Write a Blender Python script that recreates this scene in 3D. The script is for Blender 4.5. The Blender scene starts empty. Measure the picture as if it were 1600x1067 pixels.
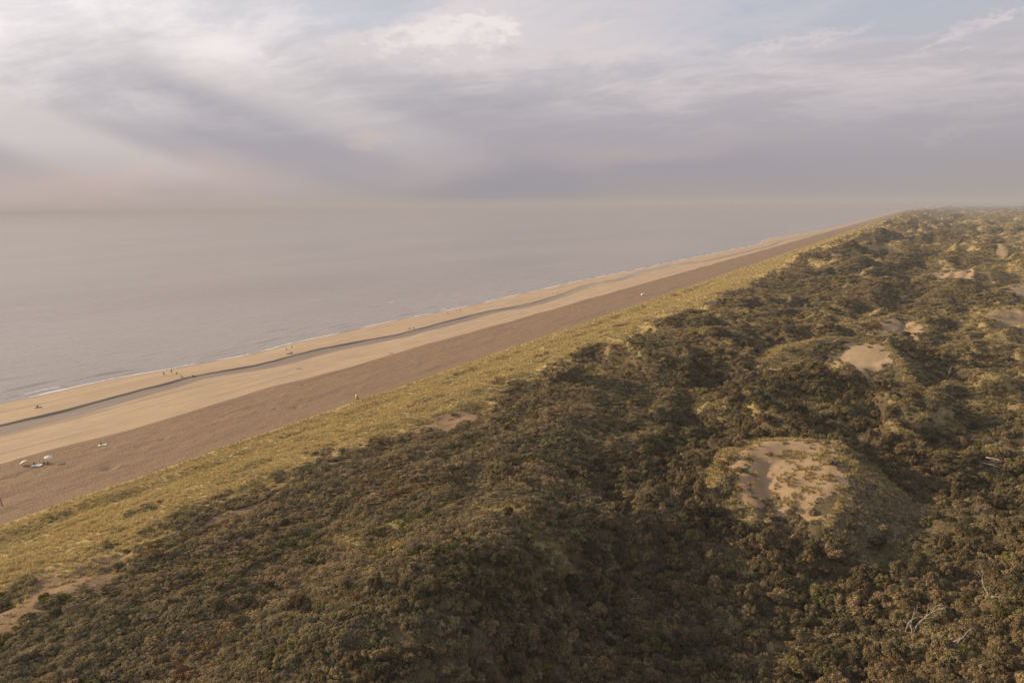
import bpy, math, random
import numpy as np
from mathutils import Vector, Matrix

rng = np.random.default_rng(7)
random.seed(7)
scene = bpy.context.scene
COL = scene.collection
R = math.radians

# ------------------------------------------------------------------ camera
CAM = np.array([0.0, 0.0, 64.0])
FPX = 1067.0                       # focal length for a 1600 px wide frame
YAW, ROLL, PITCH = R(31.0), R(0.5), math.atan(209.5 / FPX)
FW = np.array([-math.sin(YAW) * math.cos(PITCH), math.cos(YAW) * math.cos(PITCH), -math.sin(PITCH)])
R0 = np.array([math.cos(YAW), math.sin(YAW), 0.0])
U0 = np.cross(R0, FW)
RT = R0 * math.cos(ROLL) - U0 * math.sin(ROLL)
UP = np.cross(RT, FW)
cam_data = bpy.data.cameras.new('camera')
cam_data.sensor_width = 36.0
cam_data.lens = 36.0 * FPX / 1600.0
cam_data.clip_start = 0.5
cam_data.clip_end = 200000.0
cam = bpy.data.objects.new('camera', cam_data)
COL.objects.link(cam)
m3 = Matrix(((RT[0], UP[0], -FW[0]), (RT[1], UP[1], -FW[1]), (RT[2], UP[2], -FW[2])))
cam.matrix_world = Matrix.Translation(Vector(CAM)) @ m3.to_4x4()
scene.camera = cam

# ------------------------------------------------------------------ world, sun, exposure
SUN_AZ, SUN_EL = R(-105.0), R(19.5)          # azimuth clockwise from +Y (negative: towards the sea)
SUN_DIR = np.array([math.sin(SUN_AZ) * math.cos(SUN_EL), math.cos(SUN_AZ) * math.cos(SUN_EL), math.sin(SUN_EL)])
scene.view_settings.view_transform = 'Standard'
scene.view_settings.look = 'None'
scene.view_settings.exposure = 0.35
scene.view_settings.gamma = 1.0
scene.view_settings.use_curve_mapping = False
sun_data = bpy.data.lights.new('sun', 'SUN')
sun_data.energy = 5.0
sun_data.angle = R(0.9)
sun_data.color = (1.0, 0.77, 0.50)
sun = bpy.data.objects.new('sun', sun_data)
COL.objects.link(sun)
sun.rotation_euler = Vector(-SUN_DIR).to_track_quat('-Z', 'Y').to_euler()
sun.location = (-200, 0, 150)
scene.cycles.max_bounces = 5
scene.cycles.diffuse_bounces = 2
scene.cycles.glossy_bounces = 2
scene.cycles.transmission_bounces = 2
scene.cycles.transparent_max_bounces = 4
scene.cycles.volume_bounces = 0
scene.cycles.caustics_reflective = False
scene.cycles.caustics_refractive = False


class NB:
    """Small expression builder for shader nodes."""
    def __init__(self, tree):
        self.t = tree
    def node(self, kind, **kw):
        n = self.t.nodes.new(kind)
        for k, v in kw.items():
            setattr(n, k, v)
        return n
    def put(self, sock, v):
        if isinstance(v, bpy.types.NodeSocket):
            self.t.links.new(v, sock)
        elif v is not None:
            if isinstance(v, (tuple, list)) and len(v) == 3 and len(sock.default_value) == 4:
                v = (*v, 1.0)
            sock.default_value = v
    def m(self, op, a, b=None, c=None, clamp=False):
        n = self.node('ShaderNodeMath', operation=op, use_clamp=clamp)
        for i, v in enumerate((a, b, c)):
            if v is not None:
                self.put(n.inputs[i], v)
        return n.outputs[0]
    def add(self, a, b): return self.m('ADD', a, b)
    def sub(self, a, b): return self.m('SUBTRACT', a, b)
    def mul(self, a, b): return self.m('MULTIPLY', a, b)
    def vm(self, op, a, b=None, s=None):
        n = self.node('ShaderNodeVectorMath', operation=op)
        self.put(n.inputs[0], a)
        if b is not None: self.put(n.inputs[1], b)
        if s is not None: self.put(n.inputs[3], s)
        return n.outputs[1] if op in ('DOT_PRODUCT', 'LENGTH') else n.outputs[0]
    def step(self, v, a, b, lo=0.0, hi=1.0):
        n = self.node('ShaderNodeMapRange', interpolation_type='SMOOTHSTEP')
        for i, q in enumerate((v, a, b, lo, hi)):
            self.put(n.inputs[i], q)
        return n.outputs[0]
    def mix(self, f, a, b, blend='MIX'):
        n = self.node('ShaderNodeMix', data_type='RGBA', blend_type=blend)
        self.put(n.inputs[0], f); self.put(n.inputs[6], a); self.put(n.inputs[7], b)
        return n.outputs[2]
    def noise(self, vec, scale, detail=4.0, rough=0.5, dist=0.0, dim='3D'):
        n = self.node('ShaderNodeTexNoise', noise_dimensions=dim)
        if dim == '1D':
            self.put(n.inputs['W'], vec)
        else:
            self.put(n.inputs['Vector'], vec)
        self.put(n.inputs['Scale'], scale); self.put(n.inputs['Detail'], detail)
        self.put(n.inputs['Roughness'], rough); self.put(n.inputs['Distortion'], dist)
        return n.outputs[0]
    def sep(self, v):
        n = self.node('ShaderNodeSeparateXYZ'); self.put(n.inputs[0], v); return n.outputs
    def comb(self, x, y, z):
        n = self.node('ShaderNodeCombineXYZ')
        for i, v in enumerate((x, y, z)): self.put(n.inputs[i], v)
        return n.outputs[0]
    def ramp(self, f, stops, interp='EASE'):
        n = self.node('ShaderNodeValToRGB')
        n.color_ramp.interpolation = interp
        els = n.color_ramp.elements
        while len(els) < len(stops): els.new(0.5)
        for e, (p, c) in zip(els, stops):
            e.position = p; e.color = (*c, 1.0)
        self.put(n.inputs[0], f)
        return n.outputs[0]


world = bpy.data.worlds.new('World')
scene.world = world
world.use_nodes = True
wt = world.node_tree
wt.nodes.clear()
W = NB(wt)
SKY_STRENGTH = 0.1
d = W.vm('NORMALIZE', W.node('ShaderNodeTexCoord').outputs['Generated'])
dx, dy, dz = W.sep(d)
DEG = 57.29578
el = W.mul(W.m('ARCSINE', dz), DEG)
az = W.mul(W.m('ARCTAN2', dx, dy), DEG)
zz = W.add(W.m('MAXIMUM', dz, 0.0), 0.10)
plane = W.comb(W.m('DIVIDE', dx, zz), W.m('DIVIDE', dy, zz), 0.0)
dome = W.comb(W.mul(az, 0.05), W.mul(el, 0.11), 0.3)
warp = W.noise(dome, 1.6, 5, 0.55)
warp2 = W.noise(W.vm('ADD', dome, (7.1, 3.3, 1.0)), 1.3, 5, 0.55)
azw = W.add(az, W.mul(W.sub(warp, 0.5), 16.0))
elw = W.add(el, W.mul(W.sub(warp2, 0.5), 6.5))
def blob(ca, ce, ra, re, slope=0.0, a=azw, e=elw, power=1.0):
    u = W.m('DIVIDE', W.sub(a, ca), ra)
    v = W.m('DIVIDE', W.sub(W.sub(e, ce), W.mul(W.sub(a, ca), slope)), re)
    r2 = W.add(W.mul(u, u), W.mul(v, v))
    return W.m('POWER', 2.71828, W.mul(r2, -power))
nish = W.node('ShaderNodeTexSky', sky_type='NISHITA')
nish.sun_disc = False
nish.sun_elevation = SUN_EL
nish.sun_rotation = SUN_AZ
nish.air_density = 1.0; nish.dust_density = 3.0; nish.ozone_density = 1.0
def C(*c): return (0.930 * c[0] / SKY_STRENGTH, 0.902 * c[1] / SKY_STRENGTH, 0.915 * c[2] / SKY_STRENGTH)
# an even veil of high cloud in front of the clear sky
veil = W.ramp(W.m('DIVIDE', W.m('MAXIMUM', el, 0.0), 40.0),
              [(0.0, C(0.400, 0.350, 0.300)), (0.03, C(0.365, 0.338, 0.330)), (0.075, C(0.350, 0.332, 0.355)),
               (0.15, C(0.392, 0.368, 0.396)), (0.25, C(0.475, 0.450, 0.458)), (0.36, C(0.485, 0.485, 0.51)), (0.60, C(0.43, 0.46, 0.53)), (1.0, C(0.36, 0.41, 0.50))], 'LINEAR')
sky = W.mix(0.88, W.vm('MULTIPLY', nish.outputs[0], (0.55, 0.55, 0.55)), veil)
# clear blue gaps high up
gap = W.m('MAXIMUM', blob(-9, 14.4, 20, 4.0), W.mul(blob(-42.5, 14.3, 4.5, 1.8), 0.8))
sky = W.mix(W.mul(gap, 0.85), sky, C(0.385, 0.425, 0.495))
# wisps of high cloud
wn = W.noise(W.vm('MULTIPLY', W.vm('ADD', plane, (3.7, 1.2, 0.0)), (0.62, 1.0, 1.0)), 0.85, 9, 0.62, 0.6)
wn2 = W.noise(W.vm('MULTIPLY', W.vm('ADD', plane, (1.7, 5.2, 2.0)), (1.0, 1.5, 1.0)), 2.3, 9, 0.70, 0.5)
mixn = W.add(W.mul(wn, 0.62), W.mul(wn2, 0.38))
wisp = W.mul(W.step(mixn, 0.43, 0.60), W.mul(W.step(el, 4.0, 10.0), W.sub(1.0, W.mul(gap, 0.55))))
sky = W.mix(W.mul(wisp, 0.68), sky, C(0.60, 0.555, 0.545))
# the brighter cloud towards the sun
sdot = W.vm('DOT_PRODUCT', d, tuple(SUN_DIR))
ang = W.mul(W.m('ARCCOSINE', sdot), DEG)
glow = W.m('POWER', 2.71828, W.mul(W.mul(ang, ang), -1.0 / (43.0 ** 2)))
upper = W.step(W.add(el, W.mul(W.sub(wn, 0.5), 5.0)), 4.0, 12.5)
streak = W.step(mixn, 0.36, 0.60)
sky = W.mix(W.mul(W.mul(glow, W.add(W.mul(upper, 0.97), 0.03)), W.add(W.mul(streak, 0.75), 0.50)), sky, C(1.22, 1.18, 1.14))
# soft grey-blue shower masses low over the sea
dark = W.m('MAXIMUM', blob(-53.5, 7.4, 12, 1.9, -0.20), W.mul(blob(-33, 7.6, 9, 1.9, -0.16), 0.75))
dark = W.m('MAXIMUM', dark, W.mul(blob(-52, 4.2, 22, 1.9), 0.80))
sky = W.mix(W.mul(dark, 0.76), sky, C(0.318, 0.314, 0.345))
low = W.m('MAXIMUM', W.mul(blob(-30, 2.2, 10.0, 2.0), 0.58), W.mul(blob(-19, 2.6, 11, 1.5), 0.28))
sky = W.mix(low, sky, C(0.245, 0.250, 0.285))
# towering white cloud and small puffs
pn = W.noise(W.vm('MULTIPLY', dome, (2.3, 2.0, 1.0)), 5.0, 10, 0.64)
pn3 = W.noise(W.vm('ADD', dome, (2, 9, 4)), 9.0, 10, 0.64)
azc = W.add(az, W.mul(W.sub(pn, 0.5), 6.0)); elc = W.add(el, W.mul(W.sub(pn3, 0.5), 3.8))
def puff(ca, ce, ra, re, soft, slope=0.0):
    return W.step(blob(ca, ce, ra, re, slope, azc, elc), 0.36 - soft, 0.36 + soft)
cum = W.m('MAXIMUM', puff(-38.2, 11.7, 6.6, 2.0, 0.24, 0.12), puff(-34.0, 13.4, 3.2, 1.0, 0.20, 0.12))
cum = W.m('MAXIMUM', cum, W.mul(puff(-45.5, 10.2, 3.6, 0.8, 0.3, 0.1), 0.35))
cum = W.mul(cum, W.step(W.add(el, W.mul(W.sub(pn, 0.5), 3.0)), 9.6, 12.2))
shade = W.mix(W.step(W.add(pn3, W.mul(W.sub(el, 12.0), 0.10)), 0.40, 0.66), C(0.585, 0.555, 0.55), C(0.735, 0.70, 0.675))
sky = W.mix(W.mul(cum, 0.85), sky, shade)
wsp = W.m('MAXIMUM', blob(-23.5, 11.4, 7.0, 1.0, 0.14, azc, elc), blob(-24.2, 13.6, 2.6, 0.30, 0.12, azc, elc))
pf = W.m('MAXIMUM', puff(1.6, 11.2, 2.6, 0.45, 0.26, 0.32), W.mul(puff(-9.5, 11.6, 4.2, 0.42, 0.32, 0.10), 0.8))
pf = W.m('MAXIMUM', pf, W.mul(puff(1.2, 4.8, 2.4, 0.38, 0.34, 0.12), 0.14))
pf = W.m('MAXIMUM', W.mul(pf, 0.70), W.mul(wsp, 0.65))
sky = W.mix(W.mul(pf, W.step(pn3, 0.25, 0.6)), sky, C(0.61, 0.565, 0.55))
pink = W.m('MAXIMUM', W.mul(puff(-42.4, 5.4, 1.4, 0.55, 0.34), 0.6), W.m('MAXIMUM', W.mul(blob(-60, 1.7, 13, 1.3, 0, az, elw), 1.0), W.mul(blob(-38, 3.6, 6, 1.1), 0.40)))
pink = W.m('MAXIMUM', pink, W.mul(blob(-22, 4.3, 8, 0.8), 0.35))
sky = W.mix(W.mul(pink, 0.82), sky, C(0.475, 0.388, 0.350))
# shafts of light fanning out from the hidden sun
S_ = Vector(SUN_DIR); A_ = S_.cross(Vector((0, 0, 1))).normalized(); B_ = A_.cross(S_).normalized()
phi = W.m('ARCTAN2', W.vm('DOT_PRODUCT', d, tuple(B_)), W.vm('DOT_PRODUCT', d, tuple(A_)))
rayn = W.step(W.noise(W.add(W.mul(phi, 1.0), 4.35), 6.0, 1.5, 0.5, 0, '1D'), 0.42, 0.68)
shaft = W.mul(W.mul(rayn, W.step(ang, 26.0, 36.0)), W.mul(W.step(ang, 82.0, 44.0), W.mul(W.step(el, 1.0, 5.0), W.step(el, 13.0, 7.0))))
sky = W.mix(W.mul(shaft, 0.60), sky, C(0.60, 0.57, 0.54))
# warm haze along the horizon
sky = W.mix(W.step(el, 0.95, -0.1, 0.0, 0.9), sky, C(0.385, 0.338, 0.295))
bgn = W.node('ShaderNodeBackground')
W.put(bgn.inputs[0], sky); bgn.inputs[1].default_value = SKY_STRENGTH
wo = W.node('ShaderNodeOutputWorld')
wt.links.new(bgn.outputs[0], wo.inputs[0])
world.cycles.sampling_method = 'MANUAL'
world.cycles.sample_map_resolution = 512

# ------------------------------------------------------------------ helpers
def link(o, parent=None):
    COL.objects.link(o)
    if parent is not None:
        o.parent = parent
    return o

def mesh_obj(name, verts, faces, mat, parent=None, smooth=False, loc=(0, 0, 0), linked=True):
    me = bpy.data.meshes.new(name)
    me.from_pydata([tuple(map(float, v)) for v in verts], [], [tuple(map(int, f)) for f in faces])
    me.update()
    if mat is not None: me.materials.append(mat)
    if smooth: me.polygons.foreach_set('use_smooth', [True] * len(me.polygons))
    o = bpy.data.objects.new(name, me)
    o.location = loc
    if linked: link(o, parent)
    return o

def fast_mesh(name, V, F, mat, smooth=True):
    """V (n,3), F (m,4) or (m,3) numpy arrays -> mesh data"""
    me = bpy.data.meshes.new(name)
    k = F.shape[1]
    me.vertices.add(len(V)); me.vertices.foreach_set('co', np.ascontiguousarray(V, dtype=np.float32).ravel())
    me.loops.add(F.size); me.loops.foreach_set('vertex_index', np.ascontiguousarray(F, dtype=np.int32).ravel())
    me.polygons.add(len(F)); me.polygons.foreach_set('loop_start', np.arange(0, F.size, k, dtype=np.int32))
    me.polygons.foreach_set('loop_total', np.full(len(F), k, dtype=np.int32))
    if smooth: me.polygons.foreach_set('use_smooth', np.ones(len(F), dtype=bool))
    me.update(calc_edges=True)
    if mat is not None: me.materials.append(mat)
    return me

def set_attr(me, name, vals):
    a = me.attributes.new(name, 'FLOAT', 'POINT')
    a.data.foreach_set('value', np.ascontiguousarray(vals, dtype=np.float32).ravel())

def tag(o, label=None, cat=None, group=None, kind=None):
    if label: o['label'] = label
    if cat: o['category'] = cat
    if group: o['group'] = group
    if kind: o['kind'] = kind
    return o

def empty(name, loc, rz=0.0):
    o = bpy.data.objects.new(name, None)
    o.empty_display_size = 0.3
    o.location = tuple(float(v) for v in loc); o.rotation_euler = (0, 0, rz)
    return link(o)

def material(name):
    mt = bpy.data.materials.new(name)
    mt.use_nodes = True
    nt = mt.node_tree
    return mt, NB(nt), nt.nodes['Principled BSDF'], nt.nodes['Material Output']

def plain(name, col, rough=0.8, var=0.12, scale=6.0, metal=0.0):
    mt, b, p, out = material(name)
    tc = b.node('ShaderNodeTexCoord').outputs['Object']
    n = b.noise(tc, scale, 4, 0.6)
    c = b.mix(b.step(n, 0.3, 0.7), tuple(v * (1 - var) for v in col), tuple(min(1, v * (1 + var)) for v in col))
    b.put(p.inputs['Base Color'], c)
    p.inputs['Roughness'].default_value = rough
    p.inputs['Metallic'].default_value = metal
    return mt

# numpy gradient noise
_perm = rng.permutation(512).astype(np.int64)
_ga = rng.random(512) * 2 * np.pi
_gx, _gy = np.cos(_ga), np.sin(_ga)
def gnoise(x, y):
    x = np.asarray(x, float); y = np.asarray(y, float)
    xi = np.floor(x).astype(np.int64); yi = np.floor(y).astype(np.int64)
    fx, fy = x - xi, y - yi
    def g(ix, iy, ux, uy):
        h = _perm[(_perm[ix % 512] + iy) % 512]
        return _gx[h] * ux + _gy[h] * uy
    u = fx * fx * fx * (fx * (fx * 6 - 15) + 10); v = fy * fy * fy * (fy * (fy * 6 - 15) + 10)
    a = g(xi, yi, fx, fy); b = g(xi + 1, yi, fx - 1, fy); c = g(xi, yi + 1, fx, fy - 1); e = g(xi + 1, yi + 1, fx - 1, fy - 1)
    return ((a * (1 - u) + b * u) * (1 - v) + (c * (1 - u) + e * u) * v) * 1.5
def fbm(x, y, o=4, g=0.5):
    s = 0; a = 1.0
    for i in range(o):
        s = s + a * gnoise(x * 2 ** i + 17.3 * i, y * 2 ** i + 5.1 * i); a *= g
    return s
def S(a, b, x):
    t = np.clip((np.asarray(x, float) - a) / (b - a), 0, 1)
    return t * t * (3 - 2 * t)
def smax(a, b, k=1.0):
    h = np.clip(0.5 + 0.5 * (a - b) / k, 0, 1)
    return b * (1 - h) + a * h + k * h * (1 - h)

# ------------------------------------------------------------------ the lie of the land
WATER = np.array([(-400, -262), (60, -264), (103, -265), (142, -266), (162, -262), (194, -257), (222, -259), (303, -260), (348, -256), (427, -256), (538, -257.5), (680, -252), (903, -247), (1213, -237), (1300, -252), (1404, -260), (2008, -230), (4000, -240), (7200, -246), (9000, -215), (12000, -160), (30000, 400)], float)
SCARP = np.array([(-400, -236), (90, -235.5), (107, -235), (131, -238), (157, -240), (183, -234.5), (220, -236), (264, -228), (355, -231), (398, -224), (450, -228), (510, -238), (569, -233), (650, -240), (729, -240), (798, -219), (1140, -212), (1310, -226), (1822, -194), (5600, -198), (9000, -180), (12000, -125), (30000, 440)], float)
FOOT = np.array([(-400, -157), (3000, -156), (9000, -140), (12000, -90), (30000, 480)], float)
def waterx(Y): return np.interp(Y, WATER[:, 0], WATER[:, 1]) + 1.2 * gnoise(Y / 31, 3.3) + 0.5 * gnoise(Y / 9, 8.1)
def scarpx(Y): return np.maximum(np.interp(Y, SCARP[:, 0], SCARP[:, 1]) + 1.0 * gnoise(Y / 23, 1.7) + 0.35 * gnoise(Y / 6, 4.4), waterx(Y) + 4)
def footx(Y): return np.interp(Y, FOOT[:, 0], FOOT[:, 1]) + 0.9 * gnoise(Y / 33, 6.2) + 0.4 * gnoise(Y / 9, 2.2)

RIM1 = [(-23, 128, 6.8), (-28, 136, 10.0), (-28.5, 146, 12.4), (-22, 153, 13.4), (-12, 155, 13.6), (-8.5, 148, 12.4), (-9, 138, 9.8), (-11, 131, 7.2)]
RIM2 = [(-47, 244, 8.5), (-41, 262, 11.0), (-34, 280, 12.6), (-26, 289, 13.2), (-17, 293, 13.0), (-9, 285, 11.6), (-4, 268, 9.4), (-2, 255, 7.2)]
RIM3 = [(-31, 333, 10.0), (-24, 340, 11.3), (-15, 350, 12.0), (-8, 366, 12.8), (0, 362, 12.0), (4, 345, 9.5)]
RIM4 = [(20, 366, 8.5), (27, 388, 11.5), (36, 412, 12.8), (47, 425, 13.0), (58, 415, 12.0), (62, 385, 9.0)]
RIM5 = [(36, 486, 9.0), (42, 512, 12.0), (54, 532, 13.5), (70, 530, 13.0), (78, 505, 10.0)]
RIM6 = [(-4, 560, 9.0), (4, 590, 13.0), (18, 612, 14.5), (34, 612, 13.0), (44, 580, 9.0)]
RIM7 = [(60, 700, 10.0), (72, 740, 14.0), (95, 765, 15.5), (120, 750, 13.0), (130, 705, 9.0)]
def poly_dist(X, Y, P):
    best = np.full(np.shape(X), 1e9); hh = np.zeros(np.shape(X)); side = np.zeros(np.shape(X))
    for (x0, y0, h0), (x1, y1, h1) in zip(P[:-1], P[1:]):
        ex, ey = x1 - x0, y1 - y0
        t = np.clip(((X - x0) * ex + (Y - y0) * ey) / (ex * ex + ey * ey), 0, 1)
        dd = np.hypot(X - x0 - t * ex, Y - y0 - t * ey)
        m = dd < best
        best = np.where(m, dd, best); hh = np.where(m, h0 + t * (h1 - h0), hh)
        side = np.where(m, np.sign((X - x0) * ey - (Y - y0) * ex), side)
    return best, hh, side
def bump(X, Y, cx, cy, rx, ry, p=1.0):
    return np.exp(-(((X - cx) / rx) ** 2 + ((Y - cy) / ry) ** 2) ** p)

def ridge_field(X, Y):
    return 0.62 - np.abs(fbm(X / 62 + 21.4 + 0.25 * gnoise(X / 20, Y / 20), Y / 44 + 7.7, 3, 0.45)) * 2.6

def rg_field(X, Y):
    return 1 - np.abs(fbm(X / 95 + 9.2, Y / 80 + 2.9, 3, 0.42)) * 2.4

def land_z(X, Y):
    X = np.asarray(X, float); Y = np.asarray(Y, float)
    t = X - footx(Y)
    inland = S(36, 62, t)
    z = 1.45 + 7.6 * S(-2, 50, t)
    rid = np.clip(0.55 + 0.9 * fbm(Y / 26, 0.4, 3), 0, 1.4)
    z += rid * 1.35 * np.exp(-((t - 10.5 - 3 * gnoise(Y / 40, 9.0)) / 3.3) ** 2)
    rid2 = np.clip(0.2 + 1.1 * fbm(Y / 31, 7.4, 3), 0, 1.3)
    z += rid2 * 1.2 * np.exp(-((t - 24 - 6 * gnoise(Y / 50, 4.0)) / 4.5) ** 2)
    z += 0.55 * fbm(X / 7, Y / 12, 3) * S(3, 14, t)
    far = S(330, 800, Y)
    hum = fbm(X / 46 + 3.1, Y / 62 + 1.7, 4, 0.5)
    z += inland * (1.5 + 4.6 * S(-92, -52, X) * S(70, 150, Y) + 1.4 * far) * 1.5 * hum
    z -= inland * 3.0 * S(-75, -48, X) * S(90, 130, Y) * S(700, 350, Y)
    rg = rg_field(X, Y)
    z += inland * far * (2.0 + 8.0 * S(6500, 4000, Y)) * np.clip(rg, -0.5, 1)
    rg2 = 1 - np.abs(fbm(X / 170 + 1.2, Y / 300 + 4.4, 3, 0.5)) * 2.0
    z += S(900, 1800, Y) * inland * (1.0 + 6.0 * S(6500, 4000, Y)) * np.clip(rg2, -0.3, 1)
    z += 20 * bump(X, Y, 980, 7300, 420, 500, 1.3) + 9 * bump(X, Y, 300, 8600, 500, 600)
    z += inland * 0.55 * fbm(X / 12, Y / 14, 3)
    z += far * S(7000, 4000, Y) * (6.5 * np.exp(-((X + 66) / 34.0) ** 2) * S(45, 75, t) - 2.5 * S(-25, 15, X))
    # ridge above the shaded hollow, the hollow, and the valley inland
    z += 7.2 * bump(X, Y, -54, 76, 13, 38) * inland
    z += 5.8 * inland * S(125, 190, Y) * S(560, 330, Y) * np.clip(ridge_field(X, Y), -0.3, 1)
    z += 2.0 * bump(X, Y, -60, 175, 18, 30)
    z -= 10.5 * bump(X, Y, -21, 82, 24, 36, 2.0)
    z -= 5.0 * bump(X, Y, 4, 140, 15, 34, 1.3)
    z -= 3.6 * bump(X, Y, -50, 128, 13, 15)
    z -= 3.0 * bump(X, Y, -42, 184, 12, 17)
    z -= 3.4 * bump(X, Y, -58, 228, 16, 22)
    z -= 2.8 * bump(X, Y, -14, 228, 22, 16)
    z -= 2.5 * bump(X, Y, 2, 300, 14, 30)
    z += 2.6 * bump(X, Y, 26, 112, 12, 26)
    z += 2.5 * bump(X, Y, 22, 205, 16, 30)
    z = np.maximum(z, 1.2 + 0.25 * z)
    wob = 0.8 * fbm(X / 5.0, Y / 5.0, 3)
    for P, kin, kout in ((RIM1, 0.50, 0.66), (RIM2, 0.42, 0.50), (RIM3, 0.36, 0.5), (RIM4, 0.34, 0.5), (RIM5, 0.34, 0.5), (RIM6, 0.4, 0.5), (RIM7, 0.4, 0.5)):
        cx = np.mean([p[0] for p in P]); cy = np.mean([p[1] for p in P])
        near = np.hypot(X - cx, Y - cy) < 75
        if not near.any(): continue
        dd, hh, side = poly_dist(X, Y, P)
        k = np.where(side > 0, kin, np.where(X > cx + 6, kout, 0.36))
        q = np.maximum(dd + wob, 0)
        rz = hh - k * (np.sqrt(q * q + 1.2) - 1.1)
        if P is RIM1:      # tilted sand floor inside the arms
            rz = np.where(side > 0, np.maximum(rz, 12.8 - 0.012 * (X + 11) ** 2 - 0.016 * (Y - 151) ** 2 + 0.5 * wob), rz)
        if P is RIM2:
            rz = np.where(side > 0, np.maximum(rz, 11.6 - 0.012 * (X + 12) ** 2 - 0.010 * (Y - 288) ** 2), rz)
        z = np.where(near, smax(z, rz, 0.9), z)
    return z

def ell(X, Y, cx, cy, rx, ry, n=0.35, sc=4.0, ang=0.0):
    ca, sa = math.cos(ang), math.sin(ang)
    u = ((X - cx) * ca + (Y - cy) * sa) / rx; v = (-(X - cx) * sa + (Y - cy) * ca) / ry
    r = np.sqrt(u * u + v * v) + n * fbm(X / sc, Y / sc, 3)
    return S(1.12, 0.86, r)

SANDS = [(-107, 47, 5.0, 8, 0.0), (-103, 37, 4.0, 5, 0.2), (-105.5, 77, 1.6, 7, 0.0), (-106, 102, 1.6, 3.5, 0), (-103, 139, 5.2, 13, 0.05), (-98, 231, 1.2, 7, 0),
         (-19.5, 142.5, 10.0, 12.0, 0.0), (-16, 272, 9.5, 17, -0.2), (-6, 345, 8.5, 14, -0.25), (40, 398, 13, 20, -0.2), (58, 515, 11, 17, -0.2), (20, 590, 12, 16, -0.2), (98, 738, 18, 20, -0.2), (16, 430, 3, 8, -0.3)]
GRASS = [(-76, 78, 11, 5.0, -0.2), (-55, 91, 12, 4, -0.3), (-60, 140, 6, 3.5, 0), (32, 345, 13, 26, -0.1), (29, 262, 9, 22, 0), (8, 214, 9, 6, 0.2), (-40, 268, 9, 26, 0.45), (-20, 158, 13, 4.5, 0.0),
         (-33, 140, 3.0, 10, 0), (-78, 190, 10, 3, -0.2), (-30, 345, 14, 5, 0.3), (-50, 330, 22, 5, 0.15), (-27, 205, 9, 4, 0.2), (42, 440, 18, 18, 0), (-7, 152, 5, 9, 0.3), (-60, 300, 12, 4, 0.3), (-88, 210, 5, 9, 0.1)]
EDGE = np.array([(-400, -108), (60, -110), (240, -104), (370, -101), (560, -100), (780, -98), (1000, -90), (2200, -68), (5000, -20), (30000, 900)], float)
def zones(X, Y):
    """bare sand, marram grass, thicket height factor"""
    X = np.asarray(X, float); Y = np.asarray(Y, float)
    e = np.interp(Y, EDGE[:, 0], EDGE[:, 1]) + 6.0 * fbm(Y / 40, 2.2, 2) + 4.0 * fbm(X / 7, Y / 9, 3)
    g = S(6.0, -5.0, X - e)
    for q in GRASS:
        g = np.maximum(g, ell(X, Y, *q[:4], 0.7, 4.0, q[4]) * (0.92 if q in GRASS[6:9] else 0.6))
    rf = ridge_field(X, Y) + 0.35 * fbm(X / 8, Y / 8, 3)
    g = np.maximum(g, 0.72 * S(0.34, 0.58, rf) * S(140, 200, Y) * S(560, 380, Y) * S(-100, -85, X))
    rd, rs = rim_near(X, Y)
    g = np.maximum(g, 0.85 * S(6.0, 2.5, rd + 4.5 * fbm(X / 6, Y / 6, 3) + np.where((np.abs(Y - 138) < 17) & (X > -14), 3.5, 0) + np.where((Y < 145) & (X < -24) & (X > -40) & (Y > 110), 2.0, 0)) * (rs <= 0))
    farn = 0.42 * rg_field(X, Y) - 0.22 + 0.42 * fbm(X / 48 + 8.8, Y / 60 + 3.3, 2, 0.5) + 0.10 * fbm(X / 12, Y / 14, 2)
    g = np.maximum(g, S(0.10, 0.30, farn + 0.12 * S(450, 1300, Y) + 0.18 * S(0, 80, X - 0.02 * Y) * S(380, 600, Y)) * S(300, 480, Y) * 0.86)
    s = np.zeros_like(X)
    for q in SANDS:
        s = np.maximum(s, ell(X, Y, *q[:4], 0.5, 4.0, q[4]) * (1.0 if q[0] > -90 or q[1] == 139 else 0.72))
    s = np.maximum(s, 0.38 * ell(X, Y, -1, 142, 8, 17, 0.6, 5.0))
    s = np.maximum(s, S(0.62, 0.72, fbm(X / 26 + 1.1, Y / 40 + 6.6, 3)) * S(480, 700, Y) * S(-110, -60, X))
    tall = S(-70, -34, X + 5 * fbm(X / 15, Y / 15, 2)) * S(260, 190, Y)
    for (cx, cy, rx, ry) in ((-50, 128, 14, 15), (-42, 184, 14, 17), (-58, 228, 17, 20), (-14, 228, 22, 14), (4, 300, 12, 24), (-46, 315, 22, 12), (-8, 392, 18, 14), (-58, 270, 12, 10)):
        tall = np.maximum(tall, 0.85 * bump(X, Y, cx, cy, rx, ry, 1.4))
    return s, g, tall

def rim_near(X, Y):
    out = np.full(np.shape(X), 1e3); sd_ = np.zeros(np.shape(X))
    for P in (RIM1, RIM2, RIM3, RIM4, RIM5, RIM6, RIM7):
        dd, hh, side = poly_dist(X, Y, P)
        sd_ = np.where(dd < out, side, sd_); out = np.minimum(out, dd)
    return out, sd_

def in_view(P, mx=1.22, my=1.18):
    v = P - CAM
    zc = v @ FW
    u = FPX * (v @ RT) / np.maximum(zc, 0.1); w = FPX * (v @ UP) / np.maximum(zc, 0.1)
    return (zc > 5) & (np.abs(u) < 800 * mx) & (np.abs(w) < 533 * my)

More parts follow.
